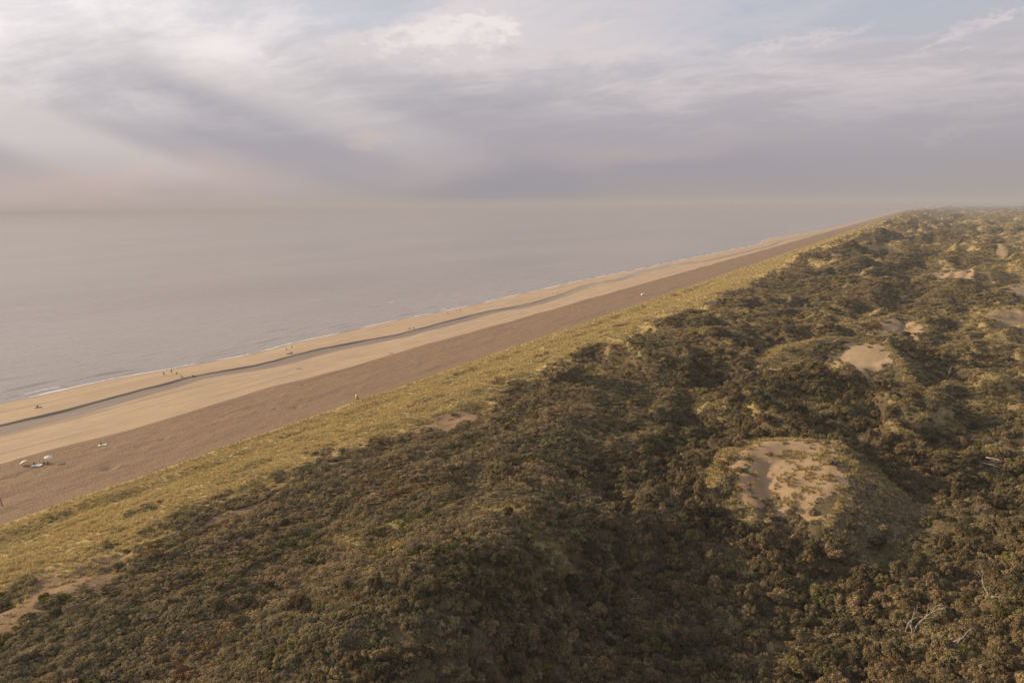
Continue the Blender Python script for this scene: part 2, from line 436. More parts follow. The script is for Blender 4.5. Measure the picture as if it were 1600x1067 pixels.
# ------------------------------------------------------------------ ground materials
def ground_material():
    mt, b, p, out = material('dune_ground')
    pos = b.node('ShaderNodeNewGeometry').outputs['Position']
    sand = b.node('ShaderNodeAttribute', attribute_name='sand').outputs['Fac']
    grass = b.node('ShaderNodeAttribute', attribute_name='grass').outputs['Fac']
    n1 = b.noise(pos, 0.35, 6, 0.65); n2 = b.noise(pos, 2.2, 5, 0.6); n3 = b.noise(pos, 0.06, 5, 0.6)
    scol = b.mix(b.step(n1, 0.3, 0.7), (0.300, 0.214, 0.124), (0.375, 0.274, 0.166))
    rust = b.mix(b.step(n3, 0.4, 0.62), scol, (0.30, 0.17, 0.085))
    scol = b.mix(0.4, scol, rust)
    gcol = b.mix(b.step(n2, 0.3, 0.7), (0.345, 0.262, 0.120), (0.45, 0.345, 0.160))
    gcol = b.mix(b.mul(b.step(n1, 0.45, 0.75), 0.6), gcol, (0.36, 0.25, 0.125))
    lcol = b.mix(b.step(n2, 0.35, 0.65), (0.075, 0.058, 0.032), (0.15, 0.112, 0.062))
    lcol = b.mix(b.mul(b.step(n3, 0.45, 0.62), 0.6), lcol, (0.085, 0.080, 0.028))
    inl = b.step(b.add(b.sep(pos)[0], b.mul(b.sub(n1, 0.5), 25.0)), -112.0, -84.0)
    scol = b.mix(b.step(b.sep(pos)[0], -88.0, -96.0), scol, b.mix(b.step(n1, 0.3, 0.7), (0.205, 0.130, 0.072), (0.285, 0.195, 0.115)))
    gcol = b.mix(b.mul(inl, 0.8), gcol, b.mix(b.step(n2, 0.3, 0.7), (0.190, 0.148, 0.070), (0.285, 0.218, 0.105)))
    gm = b.step(b.add(grass, b.mul(b.sub(n2, 0.5), 0.8)), 0.35, 0.65)
    sm = b.step(b.add(sand, b.mul(b.sub(n2, 0.5), 0.9)), 0.35, 0.6)
    c = b.mix(sm, b.mix(gm, lcol, gcol), scol)
    b.put(p.inputs['Base Color'], c)
    p.inputs['Roughness'].default_value = 0.95
    p.inputs['Specular IOR Level'].default_value = 0.15
    bn = b.node('ShaderNodeBump'); bn.inputs['Strength'].default_value = 0.7; bn.inputs['Distance'].default_value = 0.35
    b.put(bn.inputs['Height'], b.add(b.mul(n2, 0.6), b.noise(pos, 6.0, 4, 0.6)))
    b.put(p.inputs['Normal'], bn.outputs[0])
    return mt

def beach_material():
    mt, b, p, out = material('beach_sand')
    pos = b.node('ShaderNodeNewGeometry').outputs['Position']
    wet = b.node('ShaderNodeAttribute', attribute_name='wet').outputs['Fac']
    rough = b.node('ShaderNodeAttribute', attribute_name='trampled').outputs['Fac']
    along = b.vm('MULTIPLY', pos, (0.35, 0.035, 1.0))
    ns = b.noise(along, 1.0, 6, 0.62)
    nf = b.noise(pos, 1.6, 5, 0.65); nb = b.noise(pos, 0.11, 5, 0.6)
    dry = b.mix(b.step(ns, 0.3, 0.7), (0.370, 0.274, 0.178), (0.455, 0.340, 0.224))
    dry = b.mix(b.mul(b.step(nb, 0.42, 0.65), 0.35), dry, (0.35, 0.25, 0.165))
    tr = b.mix(b.step(nf, 0.36, 0.64), (0.200, 0.134, 0.080), (0.272, 0.187, 0.114))  # trampled sand: footprint shadows and coarse shell both put into the darker colour
    tr = b.mix(b.mul(b.step(ns, 0.45, 0.7), 0.35), tr, (0.29, 0.210, 0.140))
    wc = b.mix(b.step(ns, 0.35, 0.65), (0.17, 0.125, 0.090), (0.215, 0.160, 0.113))
    rm = b.step(b.add(rough, b.mul(b.sub(ns, 0.5), 0.6)), 0.40, 0.60)
    wm = b.step(b.add(wet, b.mul(b.sub(ns, 0.5), 0.5)), 0.30, 0.75)
    c = b.mix(wm, b.mix(rm, dry, tr), wc)
    mk = b.node('ShaderNodeAttribute', attribute_name='mark').outputs['Fac']
    c = b.mix(b.mul(mk, b.step(nf, 0.25, 0.6)), c, b.mix(0.62, c, (0.09, 0.06, 0.04)))
    b.put(p.inputs['Base Color'], c)
    b.put(p.inputs['Roughness'], b.sub(0.95, b.mul(wm, 0.35)))
    b.put(p.inputs['Specular IOR Level'], b.add(0.12, b.mul(wm, 0.30)))
    foot = b.noise(pos, 2.3, 4, 0.6)
    v = b.node('ShaderNodeTexVoronoi'); b.put(v.inputs['Vector'], pos); v.inputs['Scale'].default_value = 2.4
    rip = b.noise(b.vm('MULTIPLY', pos, (0.55, 1.9, 1)), 0.9, 3, 0.5, 0.6)
    h = b.add(b.mul(b.add(foot, b.mul(v.outputs['Distance'], 0.5)), b.add(b.mul(rm, 0.95), 0.08)), b.mul(rip, b.mul(wm, 0.5)))
    bn = b.node('ShaderNodeBump'); bn.inputs['Strength'].default_value = 0.8; bn.inputs['Distance'].default_value = 0.22
    b.put(bn.inputs['Height'], h); b.put(p.inputs['Normal'], bn.outputs[0])
    return mt

def sea_material(name='sea_water', foamy=True):
    mt, b, p, out = material(name)
    pos = b.node('ShaderNodeNewGeometry').outputs['Position']
    w1 = b.noise(b.vm('MULTIPLY', pos, (0.13, 0.035, 1)), 1.0, 4, 0.55, 0.4)
    w2 = b.noise(b.vm('MULTIPLY', pos, (0.7, 0.3, 1)), 1.0, 4, 0.6, 0.3)
    big = b.noise(b.vm('MULTIPLY', pos, (0.006, 0.0016, 1)), 1.0, 4, 0.55)
    c = b.mix(b.step(big, 0.35, 0.65), (0.240, 0.198, 0.160), (0.290, 0.243, 0.200))
    if foamy:
        foam = b.node('ShaderNodeAttribute', attribute_name='foam').outputs['Fac']
        fn = b.noise(b.vm('MULTIPLY', pos, (1.5, 0.5, 1)), 1.0, 5, 0.7)
        fm = b.step(b.add(foam, b.mul(b.sub(fn, 0.5), 1.1)), 0.5, 0.72)
        c = b.mix(fm, c, (0.74, 0.70, 0.65))
        b.put(p.inputs['Roughness'], b.add(0.16, b.mul(fm, 0.6)))
    else:
        p.inputs['Roughness'].default_value = 0.08
    b.put(p.inputs['Base Color'], c)
    p.inputs['IOR'].default_value = 1.42
    bn = b.node('ShaderNodeBump'); bn.inputs['Strength'].default_value = 0.9 if foamy else 0.05; bn.inputs['Distance'].default_value = 0.9
    b.put(bn.inputs['Height'], b.add(w1, b.mul(w2, 0.28))); b.put(p.inputs['Normal'], bn.outputs[0])
    return mt

# ------------------------------------------------------------------ ground, beach, sea
rows = [-400, -250, -150, -100, -70, -50, -38, -28, -20, -14, -9, -5, -2]
y = 0.0
while y < 30000:
    rows.append(y)
    y += 0.78 if y < 240 else 0.78 * (y / 240.0) ** 1.42
ROWS = np.array(rows + [30000.0])
cols = []
t = 0.0
while t < 9500:
    cols.append(t)
    t += 0.78 if t < 205 else 0.78 + (t - 205) * 0.065
TC = np.array(cols)
NY = len(ROWS)

def grid_faces(nr, nc):
    i = np.arange(nr * nc).reshape(nr, nc)
    return np.stack([i[:-1, :-1], i[:-1, 1:], i[1:, 1:], i[1:, :-1]], -1).reshape(-1, 4)

GY, GT = np.meshgrid(ROWS, TC, indexing='ij')
GX = footx(GY) + GT
GZ = land_z(GX, GY)
BEACH_TOP = 1.45
GZ[:, 0] = BEACH_TOP
sd, gr, _t = zones(GX, GY)
gr[:, 0] = 0.0
me = fast_mesh('dune_ground', np.stack([GX, GY, GZ], -1).reshape(-1, 3), grid_faces(*GX.shape), ground_material())
set_attr(me, 'sand', sd); set_attr(me, 'grass', gr)
tag(link(bpy.data.objects.new('dune_ground', me)), kind='structure')

BY = ROWS[:, None]
wx, sx, fx_ = waterx(BY), scarpx(BY), footx(BY)
wd = np.minimum(sx + 13 + 4 * gnoise(BY / 60, 2.0), fx_ - 35)
ld = np.minimum(-197 + 2.2 * gnoise(BY / 45, 5.0) + np.interp(BY, [0, 3000, 9000, 12000, 30000], [0, 0, 12, 65, 620]), fx_ - 20)
seg = [wx - 26 + np.linspace(0, 1, 7)[None, :-1] * 26,
       wx + np.linspace(0, 1, 27)[None, :-1] * (sx - wx),
       sx + np.array([[0.0, 0.22, 0.45, 0.7]]),
       sx + 0.7 + np.linspace(0, 1, 22)[None, 1:-1] * (wd - sx - 0.7),
       wd + np.linspace(0, 1, 28)[None, :-1] * (ld - wd),
       ld + np.linspace(0, 1, 62)[None, :] * (fx_ - ld)]
BX = np.concatenate([np.broadcast_to(s_, (NY, s_.shape[1])) for s_ in seg], 1)
YY = np.broadcast_to(BY, BX.shape)
u = np.clip((BX - wx) / (sx - wx), 0, 1)
scarp_h = (0.42 + 0.20 * gnoise(BY / 19, 7.7)) * (1 - 0.7 * S(260, 560, BY))
zb = np.where(BX < wx, (BX - wx) * 0.06, 0.62 * np.sin(u * math.pi * 0.5) ** 0.8)
drop = np.clip((BX - sx) / 0.6, 0, 1) * scarp_h
run = S(0, 1, (BX - sx - 0.7) / (wd - sx - 0.7)) * 0.34
up1 = np.clip((BX - wd) / (ld - wd), 0, 1); up2 = np.clip((BX - ld) / (fx_ - ld), 0, 1)
zb = zb - drop + run + up1 * 0.36 + up2 * (BEACH_TOP - (0.62 - scarp_h + 0.70))
zb = zb + up2 * (1 - up2) * 4 * 0.16 * fbm(BX / 6, YY / 9, 3) + 0.10 * fbm(BX / 2.3, YY / 3.1, 2) * S(0.02, 0.1, up2) * S(1.0, 0.93, up2)
PITS = [(-168.5, 85.7, 1.5), (-177.8, 105.9, 1.0), (-169.2, 146.0, 1.3), (-174.1, 141.7, 0.9), (-182, 300, 1.1), (-176, 214, 1.0), (-186, 250, 1.0), (-190, 168, 1.0), (-181, 128, 0.8)]
for (px_, py_, r_) in PITS:
    zb = zb - 0.42 * r_ * np.exp(-(((BX - px_) / (r_ * 0.8)) ** 2 + ((YY - py_) / r_) ** 2) ** 1.5)
    zb = zb + 0.30 * r_ * np.exp(-(((BX - px_ - 0.8 * r_) / (0.7 * r_)) ** 2 + ((YY - py_ - 1.5 * r_) / (0.9 * r_)) ** 2))
for off in (3.4, 5.2):                        # wheel ruts along the foot of the dune
    cx = fx_ - off - 1.1 * gnoise(BY / 60, 1.0)
    zb = zb - 0.13 * np.exp(-((BX - cx) / 0.32) ** 2) * S(130, 150, YY) * S(1200, 900, YY)
zb[:, -1] = BEACH_TOP
wet = np.maximum(S(3.2, 0.3, BX - wx), S(-0.2, 0.2, BX - sx) * S(1.0, 0.55, (BX - sx) / (wd - sx)))
tram = S(-1.5, 1.5, BX - ld)
wet = wet * (1 - 0.45 * S(200, 500, YY))
mark = np.zeros(BX.shape)
for (x0, w0, s0) in ((-163.5, 0.35, 1), (-165.4, 0.35, 1), (-172, 0.4, 2), (-173.9, 0.4, 2), (-184, 0.5, 3), (-193, 0.6, 4), (-206, 0.5, 5), (-224, 0.6, 6), (-250, 0.5, 7)):
    cx = x0 + np.interp(BY, FOOT[:, 0], FOOT[:, 1] + 157) + 1.6 * gnoise(BY / 55, 3.1 * s0) + 0.5 * gnoise(BY / 13, 1.3 * s0)
    mark = np.maximum(mark, np.exp(-((BX - cx) / w0) ** 2) * S(-0.1, 0.35, gnoise(YY / 42, 5.7 * s0)))
me = fast_mesh('beach', np.stack([BX, YY, zb], -1).reshape(-1, 3), grid_faces(*BX.shape), beach_material())
set_attr(me, 'mark', mark); set_attr(me, 'wet', wet); set_attr(me, 'trampled', tram)
tag(link(bpy.data.objects.new('beach', me)), kind='structure')

def beach_z(x, y_):
    j = np.argmin(np.abs(ROWS - y_))
    return float(np.interp(x, BX[j], zb[j]))

srows = [-3000, -1200, -500, -250, -120, -60, -20]
y = 0.0
while y < 45000:
    srows.append(y); y += 1.5 if y < 420 else 1.5 * (y / 420.0) ** 1.35
SY = np.array(srows + [45000.0])[:, None]
dist = [-3.0, -1.5]
q = 0.0
while q < 42000:
    dist.append(q); q += 0.45 if q < 70 else 0.45 + (q - 70) * 0.12
SD = np.array(dist)[None, :]
SX = waterx(SY) - SD
SYb = np.broadcast_to(SY, SX.shape); SDb = np.broadcast_to(SD, SX.shape)
sz = np.zeros(SX.shape); foam = S(2.2, 0.5, SDb) * 0.95 * np.clip(0.75 + 0.7 * gnoise(SYb / 23, 3.0), 0.25, 1)
for i, (d0, h0, wv) in enumerate(((1.8, 0.20, 0.5), (5.0, 0.26, 0.8), (11, 0.30, 1.2), (18, 0.28, 1.5), (27, 0.26, 1.8), (38, 0.24, 2.2), (52, 0.20, 2.6))):
    c0 = d0 + (0.8 + 0.05 * d0) * 1.8 * gnoise(SYb / 38 + 11 * i, 2.5 * i) + 0.5 * gnoise(SYb / 11, 4.0 * i)
    am = np.clip(0.25 + 1.5 * gnoise(SYb / 26 + 5 * i, 9.0 + i), 0, 1)
    prof = np.exp(-((SDb - c0) / wv) ** 2)
    sz += 1.5 * h0 * am * prof
    if i < 2:
        foam = np.maximum(foam, np.exp(-((SDb - c0 + 0.5) / 0.5) ** 2) * S(0.40, 0.8, am) * 0.9)
foam = np.maximum(foam, 0.9 * np.exp(-((SX + 314.4 + 0.10 * (SYb - 361)) / 0.7) ** 2 - ((SYb - 361) / 6.0) ** 2))
far_sh = S(800, 1100, SYb)
foam = np.maximum(foam, far_sh * S(16, 2, SDb) * 0.35)
me = fast_mesh('sea', np.stack([SX, SYb, sz], -1).reshape(-1, 3), grid_faces(*SX.shape)[:, ::-1], sea_material())
set_attr(me, 'foam', foam)
tag(link(bpy.data.objects.new('sea', me)), kind='structure')

pool_mat = sea_material('pool_water', False)
def pool(y0, y1, wmax):
    ys = np.linspace(y0, y1, 60)
    a = scarpx(ys) + 0.45
    w = wmax * np.clip(np.sin(np.linspace(0.06, math.pi - 0.06, 60)), 0, 1) ** 0.8 * (0.8 + 0.6 * gnoise(ys / 21, 3.0)) + 0.2
    zz_ = np.array([beach_z(x + 0.6, yy) for x, yy in zip(a, ys)]).max() + 0.06
    V = [(x, yy, zz_) for x, yy in zip(a, ys)] + [(x + ww, yy, zz_) for x, ww, yy in zip(a, w, ys)]
    F = [(i, 60 + i, 61 + i, i + 1) for i in range(59)]
    tag(mesh_obj('tidal_pool', V, F, pool_mat), kind='structure')
pool(565, 775, 10.0)
pool(503, 548, 4.0)
pool(1290, 1420, 12.0)

# ------------------------------------------------------------------ vegetation
def leaf_material(name, c0, c1, c2, trans=0.25):
    mt, b, p, out = material(name)
    nt = mt.node_tree
    nt.nodes.remove(p)
    oi = b.node('ShaderNodeObjectInfo').outputs['Random']
    lf = b.node('ShaderNodeAttribute', attribute_name='tone').outputs['Fac']
    pos = b.node('ShaderNodeNewGeometry').outputs['Position']
    big = b.noise(pos, 0.055, 3, 0.55)
    c = b.mix(b.step(oi, 0.15, 0.75), c0, c1)
    c = b.mix(b.step(b.add(big, b.mul(b.sub(oi, 0.5), 0.25)), 0.42, 0.66), c, c2)
    if name == 'marram_grass':      # older, duller sward on the inland dunes
        inl = b.step(b.add(b.sep(pos)[0], b.mul(b.sub(big, 0.5), 40.0)), -112.0, -82.0)
        c = b.mix(b.mul(inl, 0.85), c, b.mix(oi, (0.30, 0.235, 0.105), (0.375, 0.285, 0.130)))
    hs = b.m('FRACT', b.mul(oi, 37.7))
    if name == 'marram_grass':
        hs = b.add(0.36, b.mul(hs, 0.28)); lf = b.add(0.25, b.mul(lf, 0.5))
    c = b.mix(1.0, c, b.comb(b.add(0.60, b.mul(hs, 0.80)), b.add(0.63, b.mul(hs, 0.74)), b.add(0.66, b.mul(hs, 0.68))), 'MULTIPLY')
    c = b.mix(1.0, c, b.comb(b.add(0.55, b.mul(lf, 0.9)), b.add(0.55, b.mul(lf, 0.9)), b.add(0.6, b.mul(lf, 0.75))), 'MULTIPLY')
    df = b.node('ShaderNodeBsdfDiffuse'); tr = b.node('ShaderNodeBsdfTranslucent'); mx = b.node('ShaderNodeMixShader')
    b.put(df.inputs[0], c); b.put(tr.inputs[0], c); mx.inputs[0].default_value = trans
    nt.links.new(df.outputs[0], mx.inputs[1]); nt.links.new(tr.outputs[0], mx.inputs[2]); nt.links.new(mx.outputs[0], out.inputs[0])
    return mt
M_BUCK = leaf_material('buckthorn_leaves', (0.282, 0.230, 0.128), (0.222, 0.190, 0.108), (0.332, 0.252, 0.146), 0.34)
M_GREEN = leaf_material('green_leaves', (0.150, 0.138, 0.046), (0.175, 0.152, 0.054), (0.160, 0.136, 0.055))
M_RUST = leaf_material('withered_leaves', (0.24, 0.15, 0.065), (0.21, 0.14, 0.06), (0.26, 0.155, 0.075))
M_GRASS = leaf_material('marram_grass', (0.485, 0.380, 0.176), (0.540, 0.424, 0.200), (0.450, 0.360, 0.176), 0.28)
M_BARK = plain('bark', (0.11, 0.085, 0.065), 0.9, 0.3, 4)
M_DEAD = plain('bleached_wood', (0.33, 0.275, 0.225), 0.85, 0.3, 5)

def tube(path, radii, sides=6, cap=True):
    V, F = [], []
    path = [Vector(p) for p in path]
    for i, p in enumerate(path):
        dr = (path[min(i + 1, len(path) - 1)] - path[max(i - 1, 0)]).normalized()
        a = dr.cross(Vector((0.3, 0.9, 0.2))).normalized(); b = dr.cross(a)
        for j in range(sides):
            th = 2 * math.pi * j / sides
            V.append(p + (a * math.cos(th) + b * math.sin(th)) * radii[i])
    for i in range(len(path) - 1):
        for j in range(sides):
            F.append((i * sides + j, i * sides + (j + 1) % sides, (i + 1) * sides + (j + 1) % sides, (i + 1) * sides + j))
    if cap:
        F.append(tuple(range(sides))[::-1]); F.append(tuple(range((len(path) - 1) * sides, len(path) * sides)))
    return V, F
def join(parts):
    V, F = [], []
    for v, f in parts:
        k = len(V); V += list(v); F += [tuple(i + k for i in q) for q in f]
    return V, F

def quads_mesh(name, P, Nn, size, mat, tone):
    """one leaf-clump quad per point, facing Nn"""
    n = len(P)
    Nn = Nn / np.linalg.norm(Nn, axis=1, keepdims=True)
    r = rng.normal(size=(n, 3))
    a = np.cross(Nn, r); a /= np.linalg.norm(a, axis=1, keepdims=True)
    b = np.cross(Nn, a)
    s = (size * (0.6 + 0.8 * rng.random(n)))[:, None]
    el_ = (0.55 + 0.5 * rng.random(n))[:, None]
    V = np.stack([P - a * s - b * s * el_ * .5, P + a * s * .2 - b * s * el_, P + a * s + b * s * el_ * .4, P - a * s * .3 + b * s * el_], 1).reshape(-1, 3)
    F = np.arange(4 * n).reshape(n, 4)
    me = fast_mesh(name, V, F, mat, smooth=False)
    set_attr(me, 'tone', np.repeat(tone, 4))
    return me

def crown_mesh(name, nl, n, size, mat, flat=0.75, spread=0.62, top=1.0, lobe=0.26):
    lob = []
    for i in range(nl):
        a = rng.random() * 2 * math.pi; rr = spread * math.sqrt(rng.random())
        h = (0.45 + 0.55 * rng.random()) * (1.0 - 0.45 * rr) * top
        lr = lobe + 0.85 * lobe * rng.random()
        lob.append((rr * math.cos(a), rr * math.sin(a), h * flat, lr))
    P, Nn = [], []
    L = np.array(lob)
    k = 0
    while k < n:
        i = rng.integers(nl)
        v = rng.normal(size=3); v /= np.linalg.norm(v)
        if v[2] < -0.35: v[2] *= -1
        rad = L[i, 3] * (0.80 + 0.28 * rng.random())
        p = L[i, :3] + v * rad * np.array([1, 1, 0.85])
        if p[2] < 0.03: continue
        dd = np.linalg.norm(p - L[:, :3], axis=1) / L[:, 3]
        if (np.delete(dd, i) < 0.72).any(): continue
        P.append(p); Nn.append(v + 0.55 * rng.normal(size=3)); k += 1
    return quads_mesh(name, np.array(P), np.array(Nn), size, mat, rng.random(n))

def tuft_mesh(name, nb, rad, h):
    V, F, T = [], [], []
    for i in range(nb):
        a = rng.random() * 2 * math.pi; rr = rad * math.sqrt(rng.random())
        x, y_ = rr * math.cos(a), rr * math.sin(a)
        ang = a + rng.normal() * 0.6
        ln = h * (0.6 + 0.7 * rng.random()); le = 0.25 + 0.5 * rng.random()
        ox, oy = le * math.cos(ang) * 0.8 + 0.30, le * math.sin(ang) * 0.8 + 0.05
        wx_, wy_ = -math.sin(ang) * 0.035, math.cos(ang) * 0.035
        k = len(V)
        V += [(x - wx_, y_ - wy_, -0.05), (x + wx_, y_ + wy_, -0.05),
              (x + ox * ln * .4 + wx_ * .8, y_ + oy * ln * .4 + wy_ * .8, ln * .62), (x + ox * ln * .4 - wx_ * .8, y_ + oy * ln * .4 - wy_ * .8, ln * .62),
              (x + ox * ln, y_ + oy * ln, ln * (0.95 - 0.3 * le))]
        F += [(k, k + 1, k + 2), (k, k + 2, k + 3), (k + 3, k + 2, k + 4)]
        T += [rng.random()] * 5
    me = fast_mesh(name, np.array(V), np.array(F), M_GRASS, smooth=False)
    set_attr(me, 'tone', np.array(T))
    return me

SRC = {}
def source(key, meshes):
    c = bpy.data.collections.new(key)
    for i, me in enumerate(meshes):
        c.objects.link(bpy.data.objects.new(f'{key}_{i:02d}', me))
    SRC[key] = c
tall_meshes = [crown_mesh('crown', int(rng.integers(20, 34)), 2300, 0.054, M_BUCK, 0.85 + 0.12 * i, 0.66 + 0.04 * i, 1.05, 0.165) for i in range(6)]
green_meshes = [crown_mesh('crown', 24, 2300, 0.054, M_GREEN, 0.95, 0.70, 1.05, 0.17) for i in range(2)]
rust_meshes = [crown_mesh('crown', 8, 650, 0.07, M_RUST, 1.0, 0.6) for i in range(2)]
low_meshes = [crown_mesh('scrub', int(rng.integers(12, 18)), 900, 0.062, M_BUCK, 0.60, 0.80, 1.0, 0.19) for i in range(6)]
def twig_mesh(name, nt_, h):
    parts = []
    for i in range(nt_):
        a = rng.random() * 6.283; le = 0.15 + 0.75 * rng.random(); x0, y0 = 0.25 * rng.normal(), 0.25 * rng.normal(); ln = h * (0.6 + 0.5 * rng.random())
        p1 = (x0 + le * .5 * math.cos(a) * ln, y0 + le * .5 * math.sin(a) * ln, ln * .6); b_ = a + rng.normal() * .6
        p2 = (p1[0] + .3 * math.cos(b_), p1[1] + .3 * math.sin(b_), ln)
        parts.append(tube([(x0, y0, 0), p1, p2], [0.022, 0.015, 0.006], 3, False))
    V, F = join(parts)
    me = fast_mesh(name, np.array([tuple(v) for v in V]), np.array(F), M_TWIG, False)
    set_attr(me, 'tone', rng.random(len(V)))
    return me
M_TWIG = leaf_material('grey_twigs', (0.20, 0.165, 0.125), (0.16, 0.13, 0.10), (0.22, 0.165, 0.115), 0.0)
twig_meshes = [twig_mesh('twigs', 70, 1.15) for _ in range(2)]
M_TALL = leaf_material('thicket_leaves', (0.165, 0.134, 0.070), (0.112, 0.098, 0.054), (0.195, 0.145, 0.080), 0.3)  # darker than low scrub: duller shrub mix, plus hollow shade put into the colour
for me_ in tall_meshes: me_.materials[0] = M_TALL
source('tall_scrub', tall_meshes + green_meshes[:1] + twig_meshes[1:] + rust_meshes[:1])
source('low_scrub', twig_meshes[:1] + low_meshes + [crown_mesh('scrub', 7, 520, 0.085, M_GREEN, 0.45, 0.75), crown_mesh('scrub', 6, 420, 0.08, M_RUST, 0.35, 0.75)])
source('marram', [tuft_mesh('tuft', 30, 0.36, 0.44) for i in range(4)])

def scatter_group():
    ng = bpy.data.node_groups.new('scatter', 'GeometryNodeTree')
    ng.interface.new_socket('Geometry', in_out='INPUT', socket_type='NodeSocketGeometry')
    ng.interface.new_socket('Source', in_out='INPUT', socket_type='NodeSocketCollection')
    ng.interface.new_socket('Geometry', in_out='OUTPUT', socket_type='NodeSocketGeometry')
    N = ng.nodes
    gi = N.new('NodeGroupInput'); go = N.new('NodeGroupOutput')
    ci = N.new('GeometryNodeCollectionInfo'); ci.inputs['Separate Children'].default_value = True; ci.inputs['Reset Children'].default_value = True
    ip = N.new('GeometryNodeInstanceOnPoints'); ip.inputs['Pick Instance'].default_value = True
    def at(name, typ):
        a = N.new('GeometryNodeInputNamedAttribute'); a.data_type = typ; a.inputs['Name'].default_value = name; return a.outputs[0]
    L = ng.links
    L.new(gi.outputs[0], ip.inputs['Points']); L.new(gi.outputs[1], ci.inputs['Collection']); L.new(ci.outputs[0], ip.inputs['Instance'])
    L.new(at('pick', 'INT'), ip.inputs['Instance Index']); L.new(at('size', 'FLOAT_VECTOR'), ip.inputs['Scale'])
    e2r = N.new('FunctionNodeEulerToRotation'); L.new(at('turn', 'FLOAT_VECTOR'), e2r.inputs[0]); L.new(e2r.outputs[0], ip.inputs['Rotation'])
    L.new(ip.outputs[0], go.inputs[0])
    return ng
NG = scatter_group()
def scatter(name, P, size, turn, pick, key, label, cat):
    me = bpy.data.meshes.new(name)
    me.vertices.add(len(P)); me.vertices.foreach_set('co', np.ascontiguousarray(P, dtype=np.float32).ravel())
    a = me.attributes.new('size', 'FLOAT_VECTOR', 'POINT'); a.data.foreach_set('vector', np.ascontiguousarray(size, dtype=np.float32).ravel())
    a = me.attributes.new('turn', 'FLOAT_VECTOR', 'POINT'); a.data.foreach_set('vector', np.ascontiguousarray(turn, dtype=np.float32).ravel())
    a = me.attributes.new('pick', 'INT', 'POINT'); a.data.foreach_set('value', np.ascontiguousarray(pick, dtype=np.int32).ravel())
    o = link(bpy.data.objects.new(name, me))
    md = o.modifiers.new('scatter', 'NODES'); md.node_group = NG
    md[[i.identifier for i in NG.interface.items_tree if i.name == 'Source'][0]] = SRC[key]
    return tag(o, label, cat, kind='stuff')

def ring_points(cell0, d_ref, power, dmax, xmin, xmax_fn, d0=25.0):
    """jittered grid whose cell grows with distance from the camera foot"""
    out = []
    lo = d0
    while lo < dmax:
        hi = min(lo * 1.18 if lo >= d_ref else d_ref, dmax)
        c = cell0 * max(1.0, lo / d_ref) ** power
        xs = np.arange(max(xmin, -hi), min(xmax_fn(hi), hi), c); ys = np.arange(0, hi, c)
        if len(xs) and len(ys):
            X, Y = np.meshgrid(xs, ys)
            X = X.ravel() + (rng.random(X.size) - .5) * c * 0.95; Y = Y.ravel() + (rng.random(Y.size) - .5) * c * 0.95
            dd = np.hypot(X, Y); k = (dd >= lo) & (dd < hi)
            out.append(np.stack([X[k], Y[k], np.full(k.sum(), c / cell0)], 1))
        lo = hi
    return np.concatenate(out)
XMAX = lambda h: 40 + 0.17 * h

pts = ring_points(0.76, 170, 0.74, 9500, -160, XMAX)
X, Y, CF = pts.T
Z = land_z(X, Y)
P3 = np.stack([X, Y, Z], 1)
k = in_view(P3) & (X > footx(Y) + 9)
X, Y, CF, P3 = X[k], Y[k], CF[k], P3[k]
sd, gr, tl = zones(X, Y)
rv = rng.random(len(X))
patch = fbm(X / 5.5 + 2.0, Y / 5.5, 3)
is_low = ((sd < 0.25) | ((sd < 0.7) & (rv < 0.22 + 0.5 * patch))) & ((gr < 0.42 + 0.2 * patch) | ((gr < 0.8) & (rv < np.where(Y > 330, 0.12, 0.30) + 0.7 * patch))) & (rv < np.where(tl > 0.45, 0.62, 0.94) + 0.25 * patch)
rd, rs = rim_near(X, Y)
is_low &= (rd > 2.5) & ((rd > 12) | (rv < 0.5) | (tl < 0.3))
clump = (gr >= 0.42) & (sd < 0.3) & (X > footx(Y) + 30) & (fbm(X / 9 + 4, Y / 16, 3) > 0.52) & (rv < 0.7) & (Y < 330)
t_ = X - footx(Y)
clump |= (np.abs(t_ - 14.0 - 3 * gnoise(Y / 40, 9.0)) < 1.6) & (fbm(Y / 17 + 3, X / 9, 3) > 0.22) & (rv < 0.6)
is_low |= clump
n = is_low.sum()
sc = (0.46 + 0.40 * rng.random(n) + 0.25 * patch[is_low]) * CF[is_low] ** 0.93 * np.where((sd[is_low] > 0.25) | (t_[is_low] < 25), 0.72, 1.0)
hz = sc * (0.85 + 0.5 * rng.random(n)) * (1 + 0.5 * tl[is_low]) / CF[is_low] ** 0.28
gm = fbm(X[is_low] / 16 + 31, Y[is_low] / 22, 3)
pick = rng.integers(0, 6, n)
pick = pick + 1
pick = np.where(rng.random(n) < 0.06, 0, pick)
pick = np.where((gm > 0.42) & (rng.random(n) < 0.5), 7, pick); pick = np.where((gm < -0.5) & (rng.random(n) < 0.5), 8, pick)
turn = np.stack([rng.normal(size=n) * 0.1, rng.normal(size=n) * 0.1, rng.random(n) * 6.283], 1)
scatter('low_scrub', P3[is_low] - [0, 0, 0.05], np.stack([sc * rng.uniform(0.8, 1.25, n), sc * rng.uniform(0.8, 1.25, n), hz], 1), turn, pick, 'low_scrub', 'low olive brown buckthorn thicket covering the dunes behind the grass', 'scrub')
N_LOW = n

